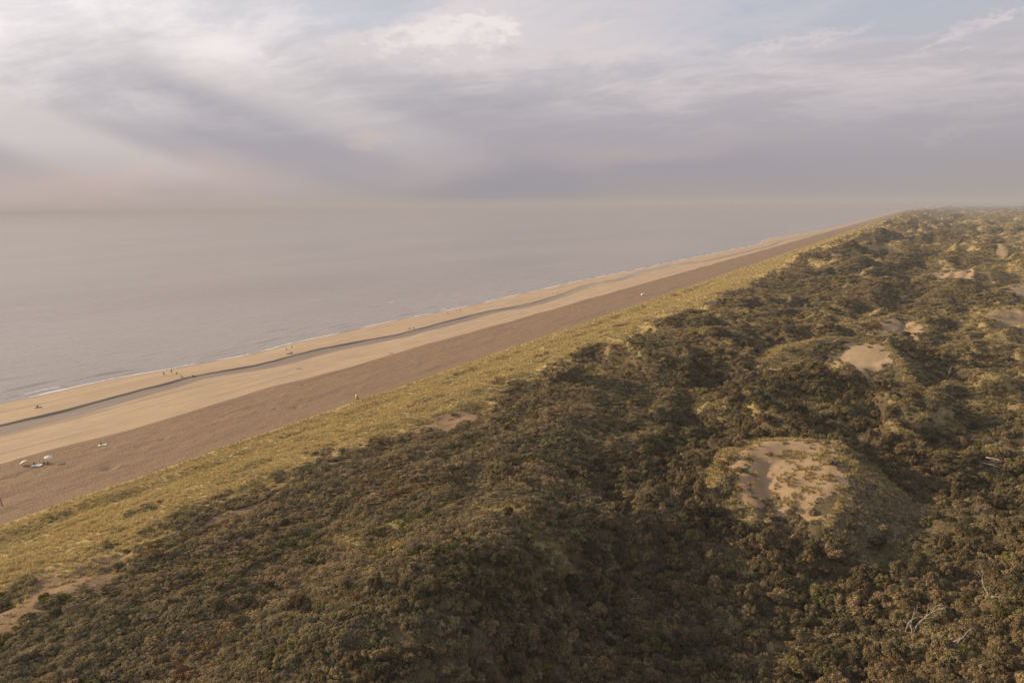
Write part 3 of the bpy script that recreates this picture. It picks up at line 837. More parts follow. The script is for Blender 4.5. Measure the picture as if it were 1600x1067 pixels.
# taller bushes
pts = ring_points(1.85, 170, 0.55, 1500, -150, XMAX)
X, Y, CF = pts.T
Z = land_z(X, Y); P3 = np.stack([X, Y, Z], 1)
k = in_view(P3); X, Y, CF, P3 = X[k], Y[k], CF[k], P3[k]
sd, gr, tl = zones(X, Y)
lump = fbm(X / 14 + 12, Y / 16 + 3, 3)
prob = np.where(tl > 0.3, 0.80 * S(0.2, 0.7, tl + 0.25 * lump), 0.0) + S(0.25, 0.55, lump) * 0.40 * S(-104, -90, X) * S(900, 400, Y)
rd, rs = rim_near(X, Y)
clear = (np.hypot(X - 4.6, Y - 99.0) > 3.6) & (np.hypot(X - 11.4, Y - 158) > 2.6) & (np.hypot(X - 17.8, Y - 185) > 3.4) & (np.hypot(X - 13, Y - 113.5) > 2.2) & (np.hypot(X + 22, Y - 236) > 6)
k = clear & (sd < 0.1) & (gr < 0.3) & (rd > 6.0) & (rng.random(len(X)) < prob)
X, Y, CF, P3, tl = X[k], Y[k], CF[k], P3[k], tl[k]
n = len(X)
sc = (0.75 + 1.25 * rng.random(n) ** 2.0) * (0.68 + 0.34 * tl) * CF ** 0.8 * np.where((X < -8) & (Y < 108), 0.85, 1.0)
hz = sc * (0.85 + 0.75 * rng.random(n)) / CF ** 0.25
pick = np.where(rng.random(n) < 0.035, 6, rng.integers(0, 6, n))
rz = rng.random(n) * 6.283
special = rng.random(n)
vv = P3 - CAM; zc = vv @ FW
inside = in_view(P3, 0.985, 0.97)
score = np.where(inside, sc / zc, 0)
order = np.argsort(-score)
SOLO = order[:290]
rest = np.ones(n, bool); rest[SOLO] = False
pick = np.where(rest & (special < 0.10), 7, pick); pick = np.where(rest & (special > 0.975), 8, pick)
turn = np.stack([rng.normal(size=n) * 0.08, rng.normal(size=n) * 0.08, rz], 1)
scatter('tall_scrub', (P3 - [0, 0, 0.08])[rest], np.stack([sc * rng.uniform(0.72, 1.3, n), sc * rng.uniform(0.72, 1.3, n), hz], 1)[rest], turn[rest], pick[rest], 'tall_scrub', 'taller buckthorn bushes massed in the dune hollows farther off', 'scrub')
N_TALL = n

def stem_mesh():
    parts = []
    for i in range(4):
        a = i * 1.57 + rng.random(); r_ = 0.18 + 0.2 * rng.random()
        parts.append(tube([(0.03 * math.cos(a), 0.03 * math.sin(a), -0.12), (r_ * .5 * math.cos(a), r_ * .5 * math.sin(a), 0.3), (r_ * math.cos(a + .3), r_ * math.sin(a + .3), 0.68)], [0.045, 0.032, 0.014], 5))
    V, F = join(parts)
    me = bpy.data.meshes.new('stem'); me.from_pydata([tuple(v) for v in V], [], F); me.materials.append(M_BARK)
    return me
stems = [stem_mesh() for _ in range(3)]
def bush(name, loc, s, h, rot, crown, label, group=None, cat='bush'):
    e_ = empty(name, loc, rot)
    e_.scale = (s * rng.uniform(0.75, 1.28), s * rng.uniform(0.75, 1.28), h)
    c = link(bpy.data.objects.new('crown', crown), e_)
    st = link(bpy.data.objects.new('stem', stems[int(rng.integers(3))]), e_)
    return tag(e_, label, cat, group)

def px(p):
    v = np.array(p, float) - CAM
    return 800 + FPX * (v @ RT) / (v @ FW), 533.5 - FPX * (v @ UP) / (v @ FW)
GREENS = [(-38.5, 177.0), (-36.0, 181.0), (-54, 116), (-55, 208)]
ZB = [('round the dead tree', 'bushes round the dead tree'), ('in the right valley', 'bushes in the valley at right'),
      ('in the shaded hollow', 'bushes deep in the shaded hollow'), ('below the sand bowl', 'bushes below the bare sand bowl'),
      ('beside the big blowout', 'bushes beside the big blowout'), ('on the near ridge', 'bushes on the near ridge'), ('in the dip left of the blowout', 'bushes in the dip left of the blowout')]
def zone_of(x_, y_):
    if x_ > 2 and y_ < 112: return 0
    if x_ > 0: return 1
    if x_ > -40: return 2 if y_ < 82 else 3 if y_ < 122 else 4
    return 5 if y_ < 105 else 6
ZI = np.array([zone_of(*P3[i][:2]) for i in SOLO])
PXS = np.array([px(P3[i]) for i in SOLO])
q1, q2 = np.quantile(sc[SOLO], [0.33, 0.67]); f1, f2 = np.quantile((hz / sc)[SOLO], [0.33, 0.67])
for j, i in enumerate(SOLO):
    zi = ZI[j]; same = ZI == zi
    cu, cw = np.quantile(PXS[same, 0], [0.33, 0.67]), np.median(PXS[same, 1])
    side_ = 'left part,' if PXS[j, 0] < cu[0] else 'right part,' if PXS[j, 0] > cu[1] else 'middle,'
    size_ = 'small' if sc[i] < q1 else 'large' if sc[i] > q2 else 'medium'
    form_ = 'squat' if hz[i] / sc[i] < f1 else 'tall' if hz[i] / sc[i] > f2 else 'rounded'
    hue_ = 'yellow-green' if pick[i] == 6 else 'olive'
    lab = f"{size_} {form_} {hue_} bush {ZB[zi][0]}, {side_} {'nearer' if PXS[j, 1] > cw else 'farther'} row"
    grp = ZB[zi][1]
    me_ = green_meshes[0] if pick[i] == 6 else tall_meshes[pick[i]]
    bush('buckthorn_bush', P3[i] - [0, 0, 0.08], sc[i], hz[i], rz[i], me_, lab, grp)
def ground(x, y_): return float(land_z(np.array([x]), np.array([y_]))[0])
for (x, y_, s, h, lab) in ((-39.5, 176, 2.7, 2.5, 'large yellow green bush in the dip behind the big sand blowout'),
                           (-36.2, 183, 2.1, 1.9, 'smaller yellow green bush behind the larger one above the big blowout'),
                           (-53.5, 117, 1.9, 1.9, 'yellowish bush at the edge of the dark dip in mid picture'),
                           (-56, 209, 2.8, 2.2, 'broad low green bush in the thicket left of the second sand blowout')):
    bush('green_bush', (x, y_, ground(x, y_) - 0.1), s, h, rng.random() * 6, green_meshes[1], lab)
for (x, y_, s, h, lab) in ((11.5, 160, 2.0, 2.4, 'withered orange brown bush with bare white twigs in the right valley'),
                           (10.5, 165.5, 1.3, 2.2, 'narrow withered bush just behind the orange brown one'),
                           (14.6, 116.5, 1.25, 1.6, 'rusty bush leaning over the fallen bleached bough at lower right'),
                           (-29, 98, 1.0, 1.3, 'small golden brown bush catching light above the shaded hollow'),
                           (-12, 86, 0.9, 1.3, 'small withered bush alone in the shaded hollow'),
                           (8.5, 98, 0.8, 1.0, 'small rust coloured bush right of the bleached dead tree')):
    bush('withered_bush', (x, y_, ground(x, y_) - 0.1), s, h, rng.random() * 6, rust_meshes[int(rng.integers(2))], lab)

# marram grass
pts = ring_points(0.62, 130, 0.85, 3600, -160, XMAX)
X, Y, CF = pts.T
Z = land_z(X, Y); P3 = np.stack([X, Y, Z], 1)
t_ = X - footx(Y)
k = in_view(P3) & (t_ > 0.8)
X, Y, CF, P3, t_ = X[k], Y[k], CF[k], P3[k], t_[k]
sd, gr, tl = zones(X, Y)
dens = gr * 0.97 * (1 - 0.85 * sd) * (0.80 + 0.35 * fbm(X / 3.5, Y / 5.0, 3)) + 0.30 * S(0.3, 0.9, sd) * (np.abs(X + 16) < 12) * (np.abs(Y - 144) < 12) * S(-0.15, 0.2, fbm(X / 2.2, Y / 3.0, 2)) * S(-24, -19, X) * 2.2
dens *= S(0.2, 3.0, t_) * np.where(X > -95, 1.35, 1.0)
dens += 0.30 * (sd > 0.25) * (sd < 0.9) * S(0.0, 0.5, fbm(X / 2.4, Y / 2.4, 2))
dens += 0.03 * (sd < 0.3) * (gr < 0.4)
k = rng.random(len(X)) < dens
X, Y, CF, P3, gr = X[k], Y[k], CF[k], P3[k], gr[k]
n = len(X)
sc = (0.75 + 0.55 * rng.random(n) + 0.3 * fbm(X / 6, Y / 8, 2)) * CF ** 0.9
hz = sc * (0.8 + 0.4 * rng.random(n)) / CF ** 0.35
turn = np.stack([rng.normal(size=n) * 0.12, rng.normal(size=n) * 0.12, rng.normal(size=n) * 0.7], 1)
scatter('marram_grass', P3, np.stack([sc, sc, hz], 1), turn, rng.integers(0, 4, n), 'marram', 'golden marram grass on the seaward dune slope and dune crests', 'grass')
print('low', N_LOW, 'tall', N_TALL, 'grass', n, 'ground', GX.size, 'beach', BX.size, 'sea', SX.size)

# ------------------------------------------------------------------ dead wood
def curve_path(p, dr, ln, n=5, wob=0.22):
    out = [Vector(p)]; dv = Vector(dr).normalized()
    for i in range(n):
        dv = (dv + Vector((random.gauss(0, wob), random.gauss(0, wob), random.gauss(0, wob * 0.7)))).normalized()
        out.append(out[-1] + dv * ln / n)
    return out
def tube_part(name, path, r0, r1, mat, parent, sides=6):
    n_ = len(path)
    V, F = tube(path, [r0 + (r1 - r0) * i / (n_ - 1) for i in range(n_)], sides)
    return mesh_obj(name, V, F, mat, parent, smooth=True)
def dead_tree(loc, stems_, label, limbs=4, name='dead_tree', twigs=True):
    e_ = empty(name, loc)
    for (dr, ln, r0) in stems_:
        path = curve_path((0, 0, -0.3), dr, ln, 6, 0.20)
        tr_ = tube_part('trunk', path, r0, r0 * 0.35, M_DEAD, e_)
        for j in range(limbs):
            i = random.randint(2, 5)
            bd = Vector((random.gauss(0, 1), random.gauss(0, 1), 0.5 + random.random())).normalized() * 0.8 + (path[i] - path[i - 1]).normalized() * 0.5
            bp = curve_path(path[i], bd, ln * (0.22 + 0.25 * random.random()), 5, 0.3)
            tube_part('branch', bp, r0 * 0.38, 0.012, M_DEAD, tr_, 5)
            if twigs:
                tube_part('branch', curve_path(bp[3], bd + Vector((random.gauss(0, .8), random.gauss(0, .8), 0.4)), ln * 0.16, 4, 0.3), r0 * 0.2, 0.01, M_DEAD, tr_, 4)
    return tag(e_, label, 'dead tree')
random.seed(3)
dead_tree((3.6, 101.5, ground(3.6, 101.5)), [((0.05, 0.10, 1.6), 6.8, 0.12), ((-0.2, 0.2, 1.3), 4.6, 0.08)], 'bleached standing dead tree with crooked bare branches at lower right', 5)
dead_tree((2.6, 102.0, ground(2.6, 102.0)), [((-0.1, 0.1, 1.0), 4.0, 0.10)], 'slim bare dead stem just left of the bleached dead tree', 3)
dead_tree((5.6, 97.0, ground(5.6, 97.0) + 1.8), [((1.0, 0.3, 0.5), 3.4, 0.11), ((0.9, -0.3, 0.3), 2.6, 0.06)], 'fallen bleached bough lying over bushes below the dead tree', 4)
dead_tree((8.2, 95.6, ground(8.2, 95.6) + 1.3), [((0.6, 0.6, 0.4), 3.0, 0.08)], 'small pale broken bough between bushes right of the dead tree', 3)
dead_tree((13.0, 113.6, ground(13.0, 113.6) + 1.2), [((0.9, 0.2, 0.35), 3.6, 0.14), ((-0.7, 0.5, 0.9), 3.6, 0.09)], 'forked bleached bough beside the rusty bush at lower right', 3)
dead_tree((9.4, 105.6, ground(9.4, 105.6) + 1.6), [((1.0, -0.2, 0.05), 2.6, 0.07)], 'short pale stick lying on the bushes in the lower right corner', 2)
dead_tree((11.3, 157.6, ground(11.3, 157.6) + 0.3), [((-0.8, -0.2, 0.7), 2.4, 0.06), ((0.3, -0.5, 0.8), 2.6, 0.06), ((0.9, -0.1, 0.7), 2.4, 0.06), ((-0.2, -0.3, 1), 2.8, 0.06)], 'tuft of bare white branches at the foot of the withered bush', 3)
dead_tree((11.0, 281.0, ground(11.0, 281.0)), [((0.1, 0.1, 1.0), 6.5, 0.12)], 'thin bare dead trunk standing right of the second sand blowout', 4)
dead_tree((-15.0, 196.0, ground(-15.0, 196.0)), [((-0.3, 0.1, 1.0), 3.2, 0.07), ((0.4, 0.1, 1.0), 2.8, 0.06)], 'bare grey shrub skeleton behind the big sand blowout', 3)
for (x, y_, a, ln, lab) in ((17.2, 184.5, -0.35, 4.6, 'longer of two pale fallen logs side by side in the right valley'),
                            (18.6, 186.4, -0.30, 3.6, 'shorter of two pale fallen logs side by side in the right valley'),
                            (24.5, 226.0, 0.1, 3.4, 'single pale log lying in scrub near the right edge')):
    e_ = empty('fallen_log', (x, y_, ground(x, y_) + 0.95), a)
    tube_part('trunk', [(-ln / 2, 0, 0), (-ln / 5, 0.05, 0.12), (ln / 5, -0.03, 0.1), (ln / 2, 0.05, 0.0)], 0.15, 0.09, M_DEAD, e_, 8)
    tube_part('branch', [(ln * .1, 0, 0.1), (ln * .2, 0.3, 0.35), (ln * .32, 0.45, 0.6)], 0.05, 0.02, M_DEAD, e_, 5)
    tag(e_, lab, 'log')
e_ = empty('dead_thicket', (-22, 236, ground(-22, 236)))
for i in range(34):
    x, y_ = random.uniform(-8, 9), random.uniform(-7, 7)
    b0 = Vector((x, y_, ground(-22 + x, 236 + y_) - ground(-22, 236) + 0.3))
    tube_part('stem', curve_path(b0, (0.75 + random.gauss(0, 0.35), 0.25 + random.gauss(0, 0.4), 0.75), random.uniform(2.2, 4.6), 5, 0.14), 0.055, 0.015, M_DEAD, e_, 4)
tag(e_, 'thicket of leaning bare grey stems below the second sand blowout', 'dead thicket')

# ------------------------------------------------------------------ people on the beach
M_SKIN = [plain('skin_light', (0.42, 0.25, 0.17), 0.6), plain('skin_tan', (0.27, 0.15, 0.09), 0.6)]
def cloth(name, c): return plain(name, c, 0.9, 0.15, 14)
CL = {'black': cloth('cloth_black', (0.018, 0.018, 0.022)), 'navy': cloth('cloth_navy', (0.025, 0.032, 0.07)), 'grey': cloth('cloth_grey', (0.10, 0.10, 0.105)),
      'white': cloth('cloth_white', (0.72, 0.70, 0.66)), 'red': cloth('cloth_red', (0.30, 0.05, 0.04)), 'brown': cloth('cloth_brown', (0.09, 0.06, 0.04)),
      'violet': cloth('cloth_violet', (0.11, 0.09, 0.16))}
M_HAIR = plain('dark_hair', (0.03, 0.02, 0.015), 0.7)
DG = bpy.context.evaluated_depsgraph_get
def skin_mesh(name, verts, edges, radii, sub=1):
    me = bpy.data.meshes.new(name)
    me.from_pydata(verts, edges, []); me.update()
    o = bpy.data.objects.new(name, me); COL.objects.link(o)
    o.modifiers.new('skin', 'SKIN').use_smooth_shade = True
    for i, rr in enumerate(radii):
        me.skin_vertices[0].data[i].radius = (rr, rr)
    me.skin_vertices[0].data[0].use_root = True
    sm_ = o.modifiers.new('sub', 'SUBSURF'); sm_.levels = sub; sm_.render_levels = sub
    dg = DG(); dg.update()
    out = bpy.data.meshes.new_from_object(o.evaluated_get(dg))
    bpy.data.objects.remove(o); out.name = name
    return out
def pose(kind):
    """joint positions; the figure faces +Y, its feet or seat at z = 0"""
    J = {}
    if kind in ('stand', 'walk'):
        s_ = 0.22 if kind == 'walk' else 0.02
        J.update(pelvis=(0, 0, .93), waist=(0, 0, 1.08), chest=(0, .01, 1.28), neck=(0, .01, 1.46), head=(0, .04, 1.58), crown=(0, .02, 1.69))
        for sd_, n_, f_ in ((-1, 'l', 1), (1, 'r', -1)):
            J.update({n_ + 'hip': (sd_ * .09, 0, .90), n_ + 'knee': (sd_ * .10, f_ * s_ * .7 + .04, .49), n_ + 'ankle': (sd_ * .10, f_ * s_ * 1.3 - .02, .08), n_ + 'toe': (sd_ * .11, f_ * s_ * 1.3 + .15, .035),
                      n_ + 'sh': (sd_ * .18, 0, 1.41), n_ + 'elb': (sd_ * .24, -f_ * s_ * .6 - .02, 1.14), n_ + 'wr': (sd_ * .24, -f_ * s_ + .08, .90), n_ + 'hand': (sd_ * .235, -f_ * s_ + .11, .83)})
    elif kind in ('sit', 'crouch'):
        b = 0.10 if kind == 'sit' else 0.30
        J.update(pelvis=(0, 0, b), waist=(0, -.03, b + .15), chest=(0, -.02, b + .35), neck=(0, .02, b + .53), head=(0, .06, b + .65), crown=(0, .04, b + .76))
        for sd_, n_ in ((-1, 'l'), (1, 'r')):
            J.update({n_ + 'hip': (sd_ * .10, .03, b), n_ + 'knee': (sd_ * .14, .40, b + .34), n_ + 'ankle': (sd_ * .12, .62 if kind == 'sit' else .12, .08), n_ + 'toe': (sd_ * .13, .78 if kind == 'sit' else .30, .035),
                      n_ + 'sh': (sd_ * .18, -.02, b + .48), n_ + 'elb': (sd_ * .25, .15, b + .27), n_ + 'wr': (sd_ * .14, .36, b + .36), n_ + 'hand': (sd_ * .12, .42, b + .38)})
    else:   # lie
        J.update(pelvis=(0, 0, .13), waist=(0, -.16, .13), chest=(0, -.36, .14), neck=(0, -.54, .14), head=(0, -.66, .15), crown=(0, -.77, .16))
        for sd_, n_ in ((-1, 'l'), (1, 'r')):
            J.update({n_ + 'hip': (sd_ * .09, .03, .12), n_ + 'knee': (sd_ * .11, .44, .24 if n_ == 'l' else .12), n_ + 'ankle': (sd_ * .12, .84, .09), n_ + 'toe': (sd_ * .15, .92, .18),
                      n_ + 'sh': (sd_ * .18, -.48, .13), n_ + 'elb': (sd_ * .32, -.24, .10), n_ + 'wr': (sd_ * .28, 0, .08), n_ + 'hand': (sd_ * .27, .08, .07)})
    return J
BODY_R = dict(pelvis=.135, waist=.115, chest=.145, neck=.055, head=.095, crown=.07, hip=.095, knee=.058, ankle=.042, toe=.036, sh=.062, elb=.042, wr=.029, hand=.034)
def rad(k): return BODY_R.get(k, BODY_R.get(k[1:], 0.05))
BE = [('pelvis', 'waist'), ('waist', 'chest'), ('chest', 'neck'), ('neck', 'head'), ('head', 'crown')] + [e2 for s_ in 'lr' for e2 in
     (('pelvis', s_ + 'hip'), (s_ + 'hip', s_ + 'knee'), (s_ + 'knee', s_ + 'ankle'), (s_ + 'ankle', s_ + 'toe'), ('chest', s_ + 'sh'), (s_ + 'sh', s_ + 'elb'), (s_ + 'elb', s_ + 'wr'), (s_ + 'wr', s_ + 'hand'))]
_pose_cache = {}
def figure(kind):
    if kind in _pose_cache: return _pose_cache[kind]
    J = pose(kind)
    def build(name, names, edges, grow, fingers=False):
        ids = {k_: i for i, k_ in enumerate(names)}
        V = [J[k_] for k_ in names]; Rr = [rad(k_) * grow for k_ in names]; E = [(ids[a], ids[b]) for a, b in edges if a in ids and b in ids]
        if fingers:
            for s_, sg in (('l', -1), ('r', 1)):
                h = Vector(J[s_ + 'hand']); dv = (h - Vector(J[s_ + 'wr'])).normalized(); sv = dv.cross(Vector((sg, 0.2, 0.1))).normalized()
                for q_, ln in ((-1.5, .060), (-.5, .075), (.5, .080), (1.5, .070), (2.6, .045)):
                    tip = h + sv * q_ * .020 + dv * ln; E.append((ids[s_ + 'hand'], len(V))); V.append(tuple(tip)); Rr.append(.009)
        return skin_mesh(name, V, E, Rr)
    names = ['pelvis'] + [k_ for k_ in J if k_ != 'pelvis']
    r_ = dict(body=build('body', names, BE, 1.0, True),
              shirt=build('shirt', ['chest', 'waist', 'neck', 'lsh', 'rsh', 'lelb', 'relb'][:2] + ['lsh', 'rsh', 'lelb', 'relb'], BE, 1.16),
              shorts=build('shorts', ['pelvis', 'waist', 'lhip', 'rhip', 'lknee', 'rknee'], BE, 1.14))
    hd, cr = Vector(J['head']), Vector(J['crown'])
    back = (Vector((0, -1, 0)) if kind != 'lie' else Vector((0, 0, -1))) * 0.028
    r_['hair'] = skin_mesh('hair', [tuple(hd + back + (cr - hd) * .25), tuple(cr + back * .6), tuple(cr + (cr - hd) * .12)], [(0, 1), (1, 2)], [.096, .082, .03])
    _pose_cache[kind] = r_
    return r_
def person(x, y_, kind, face, top, bottom, label, group=None, z=None, h=1.0, skin=0):
    e_ = empty('person', (x, y_, beach_z(x, y_) if z is None else z), face)
    e_.scale = (h, h, h)
    for part, mt in (('body', M_SKIN[skin]), ('shirt', CL[top]), ('shorts', CL[bottom]), ('hair', M_HAIR)):
        me_ = figure(kind)[part].copy(); me_.materials.clear(); me_.materials.append(mt)
        link(bpy.data.objects.new(part, me_), e_)
    return tag(e_, label, 'person', group)
def towel(x, y_, w, l, rot, col, label):
    V, F = [], []
    nx, ny = 7, 10
    for top_ in (1, 0):
        for j in range(ny):
            for i in range(nx):
                a, b = (i / (nx - 1) - .5) * w, (j / (ny - 1) - .5) * l
                V.append((a, b, 0.02 + 0.02 * math.sin(3 * a + 5 * b) + (0.03 if top_ else 0.0)))
    for j in range(ny - 1):
        for i in range(nx - 1):
            q_ = j * nx + i; o_ = nx * ny
            F += [(q_, q_ + 1, q_ + nx + 1, q_ + nx), (o_ + q_ + nx, o_ + q_ + nx + 1, o_ + q_ + 1, o_ + q_)]
    rim = [i for i in range(nx)] + [j * nx + nx - 1 for j in range(1, ny)] + [(ny - 1) * nx + i for i in range(nx - 2, -1, -1)] + [j * nx for j in range(ny - 2, 0, -1)]
    for a, b in zip(rim, rim[1:] + rim[:1]): F.append((b, a, a + nx * ny, b + nx * ny))
    o = mesh_obj('beach_towel', V, F, CL[col], None, True, (x, y_, beach_z(x, y_) + 0.04))
    o.rotation_euler = (0, 0, rot)
    return tag(o, label, 'towel')
def parasol(x, y_, tilt, tdir, height, dia, label):
    e_ = empty('beach_parasol', (x, y_, beach_z(x, y_)))
    e_.rotation_euler = (0, tilt, tdir)
    tube_part('pole', [(0, 0, -0.35), (0, 0, height * .5), (0, 0, height)], 0.022, 0.018, CL['white'], e_, 8)
    V, F = [(0, 0, height + 0.05)], []
    n_, rg_ = 16, 5
    for j in range(1, rg_ + 1):
        for i in range(n_):
            th = 2 * math.pi * i / n_; rr = dia / 2 * j / rg_ * (1.0 if i % 2 == 0 else 0.965)
            V.append((rr * math.cos(th), rr * math.sin(th), height + 0.05 - 0.42 * dia / 2 * (j / rg_) ** 1.9))
    for i in range(n_): F.append((0, 1 + i, 1 + (i + 1) % n_))
    for j in range(rg_ - 1):
        for i in range(n_):
            a = 1 + j * n_; F.append((a + i, a + n_ + i, a + n_ + (i + 1) % n_, a + (i + 1) % n_))
    c = mesh_obj('canopy', V, F, CL['white'], e_, False)
    sl = c.modifiers.new('thick', 'SOLIDIFY'); sl.thickness = 0.012
    for i in range(0, n_, 2):
        th = 2 * math.pi * i / n_
        tube_part('rib', [(0, 0, height)] + [(dia / 2 * q_ * math.cos(th), dia / 2 * q_ * math.sin(th), height + 0.02 - 0.42 * dia / 2 * q_ ** 1.9) for q_ in (.5, 1)], 0.007, 0.005, M_BARK, c, 4)
    tube_part('finial', [(0, 0, height + 0.04), (0, 0, height + 0.13)], 0.022, 0.008, CL['white'], e_, 6)
    return tag(e_, label, 'parasol')
parasol(-189.6, 76.6, -0.55, 0.35, 1.25, 2.0, 'white beach parasol tilted low over the sand, nearest the left edge')
parasol(-186.6, 80.6, 0.10, 0.0, 1.85, 1.9, 'upright white beach parasol casting an oval shadow on the sand')
towel(-186.9, 78.0, 1.5, 2.4, -0.9, 'white', 'pale towel spread beneath the two white parasols')
person(-188.0, 77.8, 'sit', -0.6, 'black', 'black', 'person in black sitting beside the tilted white parasol', h=1.02)
person(-187.4, 79.4, 'lie', -1.1, 'brown', 'grey', 'person lying between the two white parasols')
person(-186.4, 79.3, 'sit', 0.7, 'violet', 'navy', 'person in violet sitting under the upright white parasol')
person(-185.8, 79.9, 'sit', 0.4, 'black', 'grey', 'person in dark clothes sitting right of the one in violet')
towel(-188.7, 95.2, 1.2, 2.0, -0.7, 'white', 'white towel under the lone sitter on the dark sand')
person(-189.0, 94.9, 'sit', 0.9, 'black', 'navy', 'person in black sitting alone on a white towel', h=1.05)
towel(-245.9, 105.5, 1.0, 1.9, -0.5, 'brown', 'dark towel under the lone sitter nearest the left waterline')
person(-246.1, 105.4, 'sit', 1.2, 'black', 'black', 'person in black sitting alone near the water at far left', h=1.1)
person(-250.4, 152.4, 'stand', 1.0, 'grey', 'grey', 'slim person standing leftmost of three by the waterline')
person(-251.6, 156.4, 'stand', 1.3, 'black', 'black', 'tall person in black standing at the edge of the water', h=1.06)
person(-248.0, 156.2, 'crouch', 1.3, 'black', 'grey', 'person crouching on the sand right of the standing pair')
towel(-239.2, 157.6, 1.0, 2.0, -0.8, 'brown', 'dark towel by the pair sitting near the wet scarp')
person(-239.6, 157.4, 'sit', 0.9, 'black', 'brown', 'person in black sitting on a dark towel near the scarp')
person(-241.5, 153.9, 'sit', -0.9, 'brown', 'brown', 'person in brown sitting left of the dark towel')
person(-248.2, 211.0, 'sit', 1.1, 'brown', 'grey', 'person in brown crouched low beside the foam line')
person(-247.2, 213.4, 'stand', 1.1, 'black', 'black', 'person in black standing close to the foam', h=1.0)
towel(-239.2, 205.0, 1.6, 2.6, -0.9, 'brown', 'large brown towel on the pale sand bar')
person(-239.6, 204.2, 'lie', -0.8, 'brown', 'brown', 'person stretched out on the large brown towel')
person(-238.9, 205.6, 'sit', 1.2, 'black', 'black', 'person in black sitting on the large brown towel', h=1.1)
person(-231.6, 279.2, 'sit', 0.8, 'black', 'black', 'left one of two dark figures sitting together on the bar', h=1.15)
person(-230.4, 281.4, 'sit', 0.8, 'black', 'navy', 'right one of two dark figures sitting together on the bar', h=1.15)
person(-243.6, 330.5, 'walk', 0.2, 'black', 'black', 'person in black walking alone along the water')
person(-244.0, 340.2, 'walk', 0.2, 'grey', 'grey', 'smaller grey walker beside a taller one at the foam', h=0.85)
person(-243.4, 343.4, 'walk', 0.1, 'black', 'brown', 'taller walker in black beside the grey one', h=1.05)
person(-232.6, 446.0, 'walk', 0.1, 'brown', 'black', 'left one of a pair strolling near the runnel')
person(-230.2, 447.8, 'walk', 0.1, 'white', 'grey', 'person in a white top, right one of a strolling pair')
person(-243.5, 645.5, 'walk', 0.0, 'black', 'black', 'person in black far along the waterline beside the pool')
person(-242.0, 649.5, 'walk', 0.0, 'grey', 'grey', 'grey walker a step behind at the far pool')
for i, (dx_, dy_) in enumerate(((0, 0), (5.5, 6), (9.0, 18))):
    person(-258 + dx_ , 1586 + dy_, 'stand', 0.5, ('grey', 'black', 'navy')[i], 'black', ('leftmost', 'middle', 'rightmost')[i] + ' of three tiny figures at the far sand spit', 'figures at the far spit', z=0.0, h=1.1)

# ------------------------------------------------------------------ small things on the beach
M_YEL = plain('yellow_paint', (0.62, 0.47, 0.07), 0.5, 0.08)
M_YEL2 = plain('yellow_lid_paint', (0.70, 0.58, 0.16), 0.45, 0.08)
M_POST = plain('weathered_post', (0.13, 0.075, 0.045), 0.9, 0.3, 3)
M_PALE = plain('pale_post', (0.60, 0.52, 0.40), 0.85, 0.2, 3)
def lathe(profile, n_=14):
    V, F = [], []
    for (r_, z_) in profile:
        for i in range(n_): V.append((r_ * math.cos(2 * math.pi * i / n_), r_ * math.sin(2 * math.pi * i / n_), z_))
    for j in range(len(profile) - 1):
        for i in range(n_): F.append((j * n_ + i, j * n_ + (i + 1) % n_, (j + 1) * n_ + (i + 1) % n_, (j + 1) * n_ + i))
    F.append(tuple(range(n_))[::-1]); F.append(tuple(range((len(profile) - 1) * n_, len(profile) * n_)))
    return V, F
bx_, by_ = -158.6, 162.6
e_ = empty('litter_bin', (bx_, by_, beach_z(bx_, by_)))
V, F = lathe([(0.36, 0.0), (0.42, 0.06), (0.45, 1.05), (0.46, 1.1)]); mesh_obj('body', V, F, M_YEL, e_, True)
V, F = lathe([(0.50, 1.11), (0.50, 1.17), (0.40, 1.36), (0.16, 1.47), (0.06, 1.5)]); mesh_obj('lid', V, F, M_YEL2, e_, True)
for z_ in (0.32, 0.78):
    V, F = lathe([(0.445, z_), (0.47, z_ + 0.01), (0.47, z_ + 0.06), (0.45, z_ + 0.07)]); mesh_obj('band', V, F, M_YEL2, e_, True)
tube_part('post', [(0.62, 0, -0.4), (0.62, 0, 0.6), (0.62, 0, 1.25)], 0.06, 0.055, M_POST, e_, 8)
tag(e_, 'yellow litter bin with domed lid at the foot of the dunes', 'bin')
def post(name, x, y_, h, r_, lean, mat, label):
    e_ = empty(name, (x, y_, beach_z(x, y_)))
    tube_part('pole', [(0, 0, -0.5), (lean[0] * .5, lean[1] * .5, h * .5), (lean[0], lean[1], h)], r_, r_ * 0.8, mat, e_, 8)
    tube_part('cap', [(lean[0], lean[1], h + 0.005), (lean[0], lean[1], h + 0.08)], r_ * 1.15, r_ * 0.7, mat, e_, 8)
    return tag(e_, label, 'post')
post('wooden_post', -166.6, 61.9, 3.1, 0.10, (-0.35, -0.4), M_POST, 'tall dark wooden post leaning on the sand at the left edge')
post('marker_post', -181.5, 374.2, 1.5, 0.14, (0, 0.05), M_PALE, 'left one of two pale marker posts on the dark sand')
post('marker_post', -175.8, 372.0, 1.6, 0.14, (0.05, 0), M_PALE, 'right one of two pale marker posts on the dark sand')
post('marker_post', -158.4, 375.2, 1.7, 0.14, (0.0, 0), M_PALE, 'pale marker post close to the foot of the dunes')
e_ = empty('beach_shelter', (-170.4, 466.2, beach_z(-170.4, 466.2)), 0.6)
V, F = [], []
for j in range(7):
    for i in range(9):
        th = math.pi * i / 8; k_ = math.cos((j / 6 - .5) * 2.0)
        V.append((1.3 * math.cos(th) * (0.55 + .45 * k_), (j / 6 - .5) * 2.2, 1.15 * math.sin(th) * k_ + 0.01))
for j in range(6):
    for i in range(8): F.append((j * 9 + i, j * 9 + i + 1, j * 9 + 10 + i, j * 9 + 9 + i))
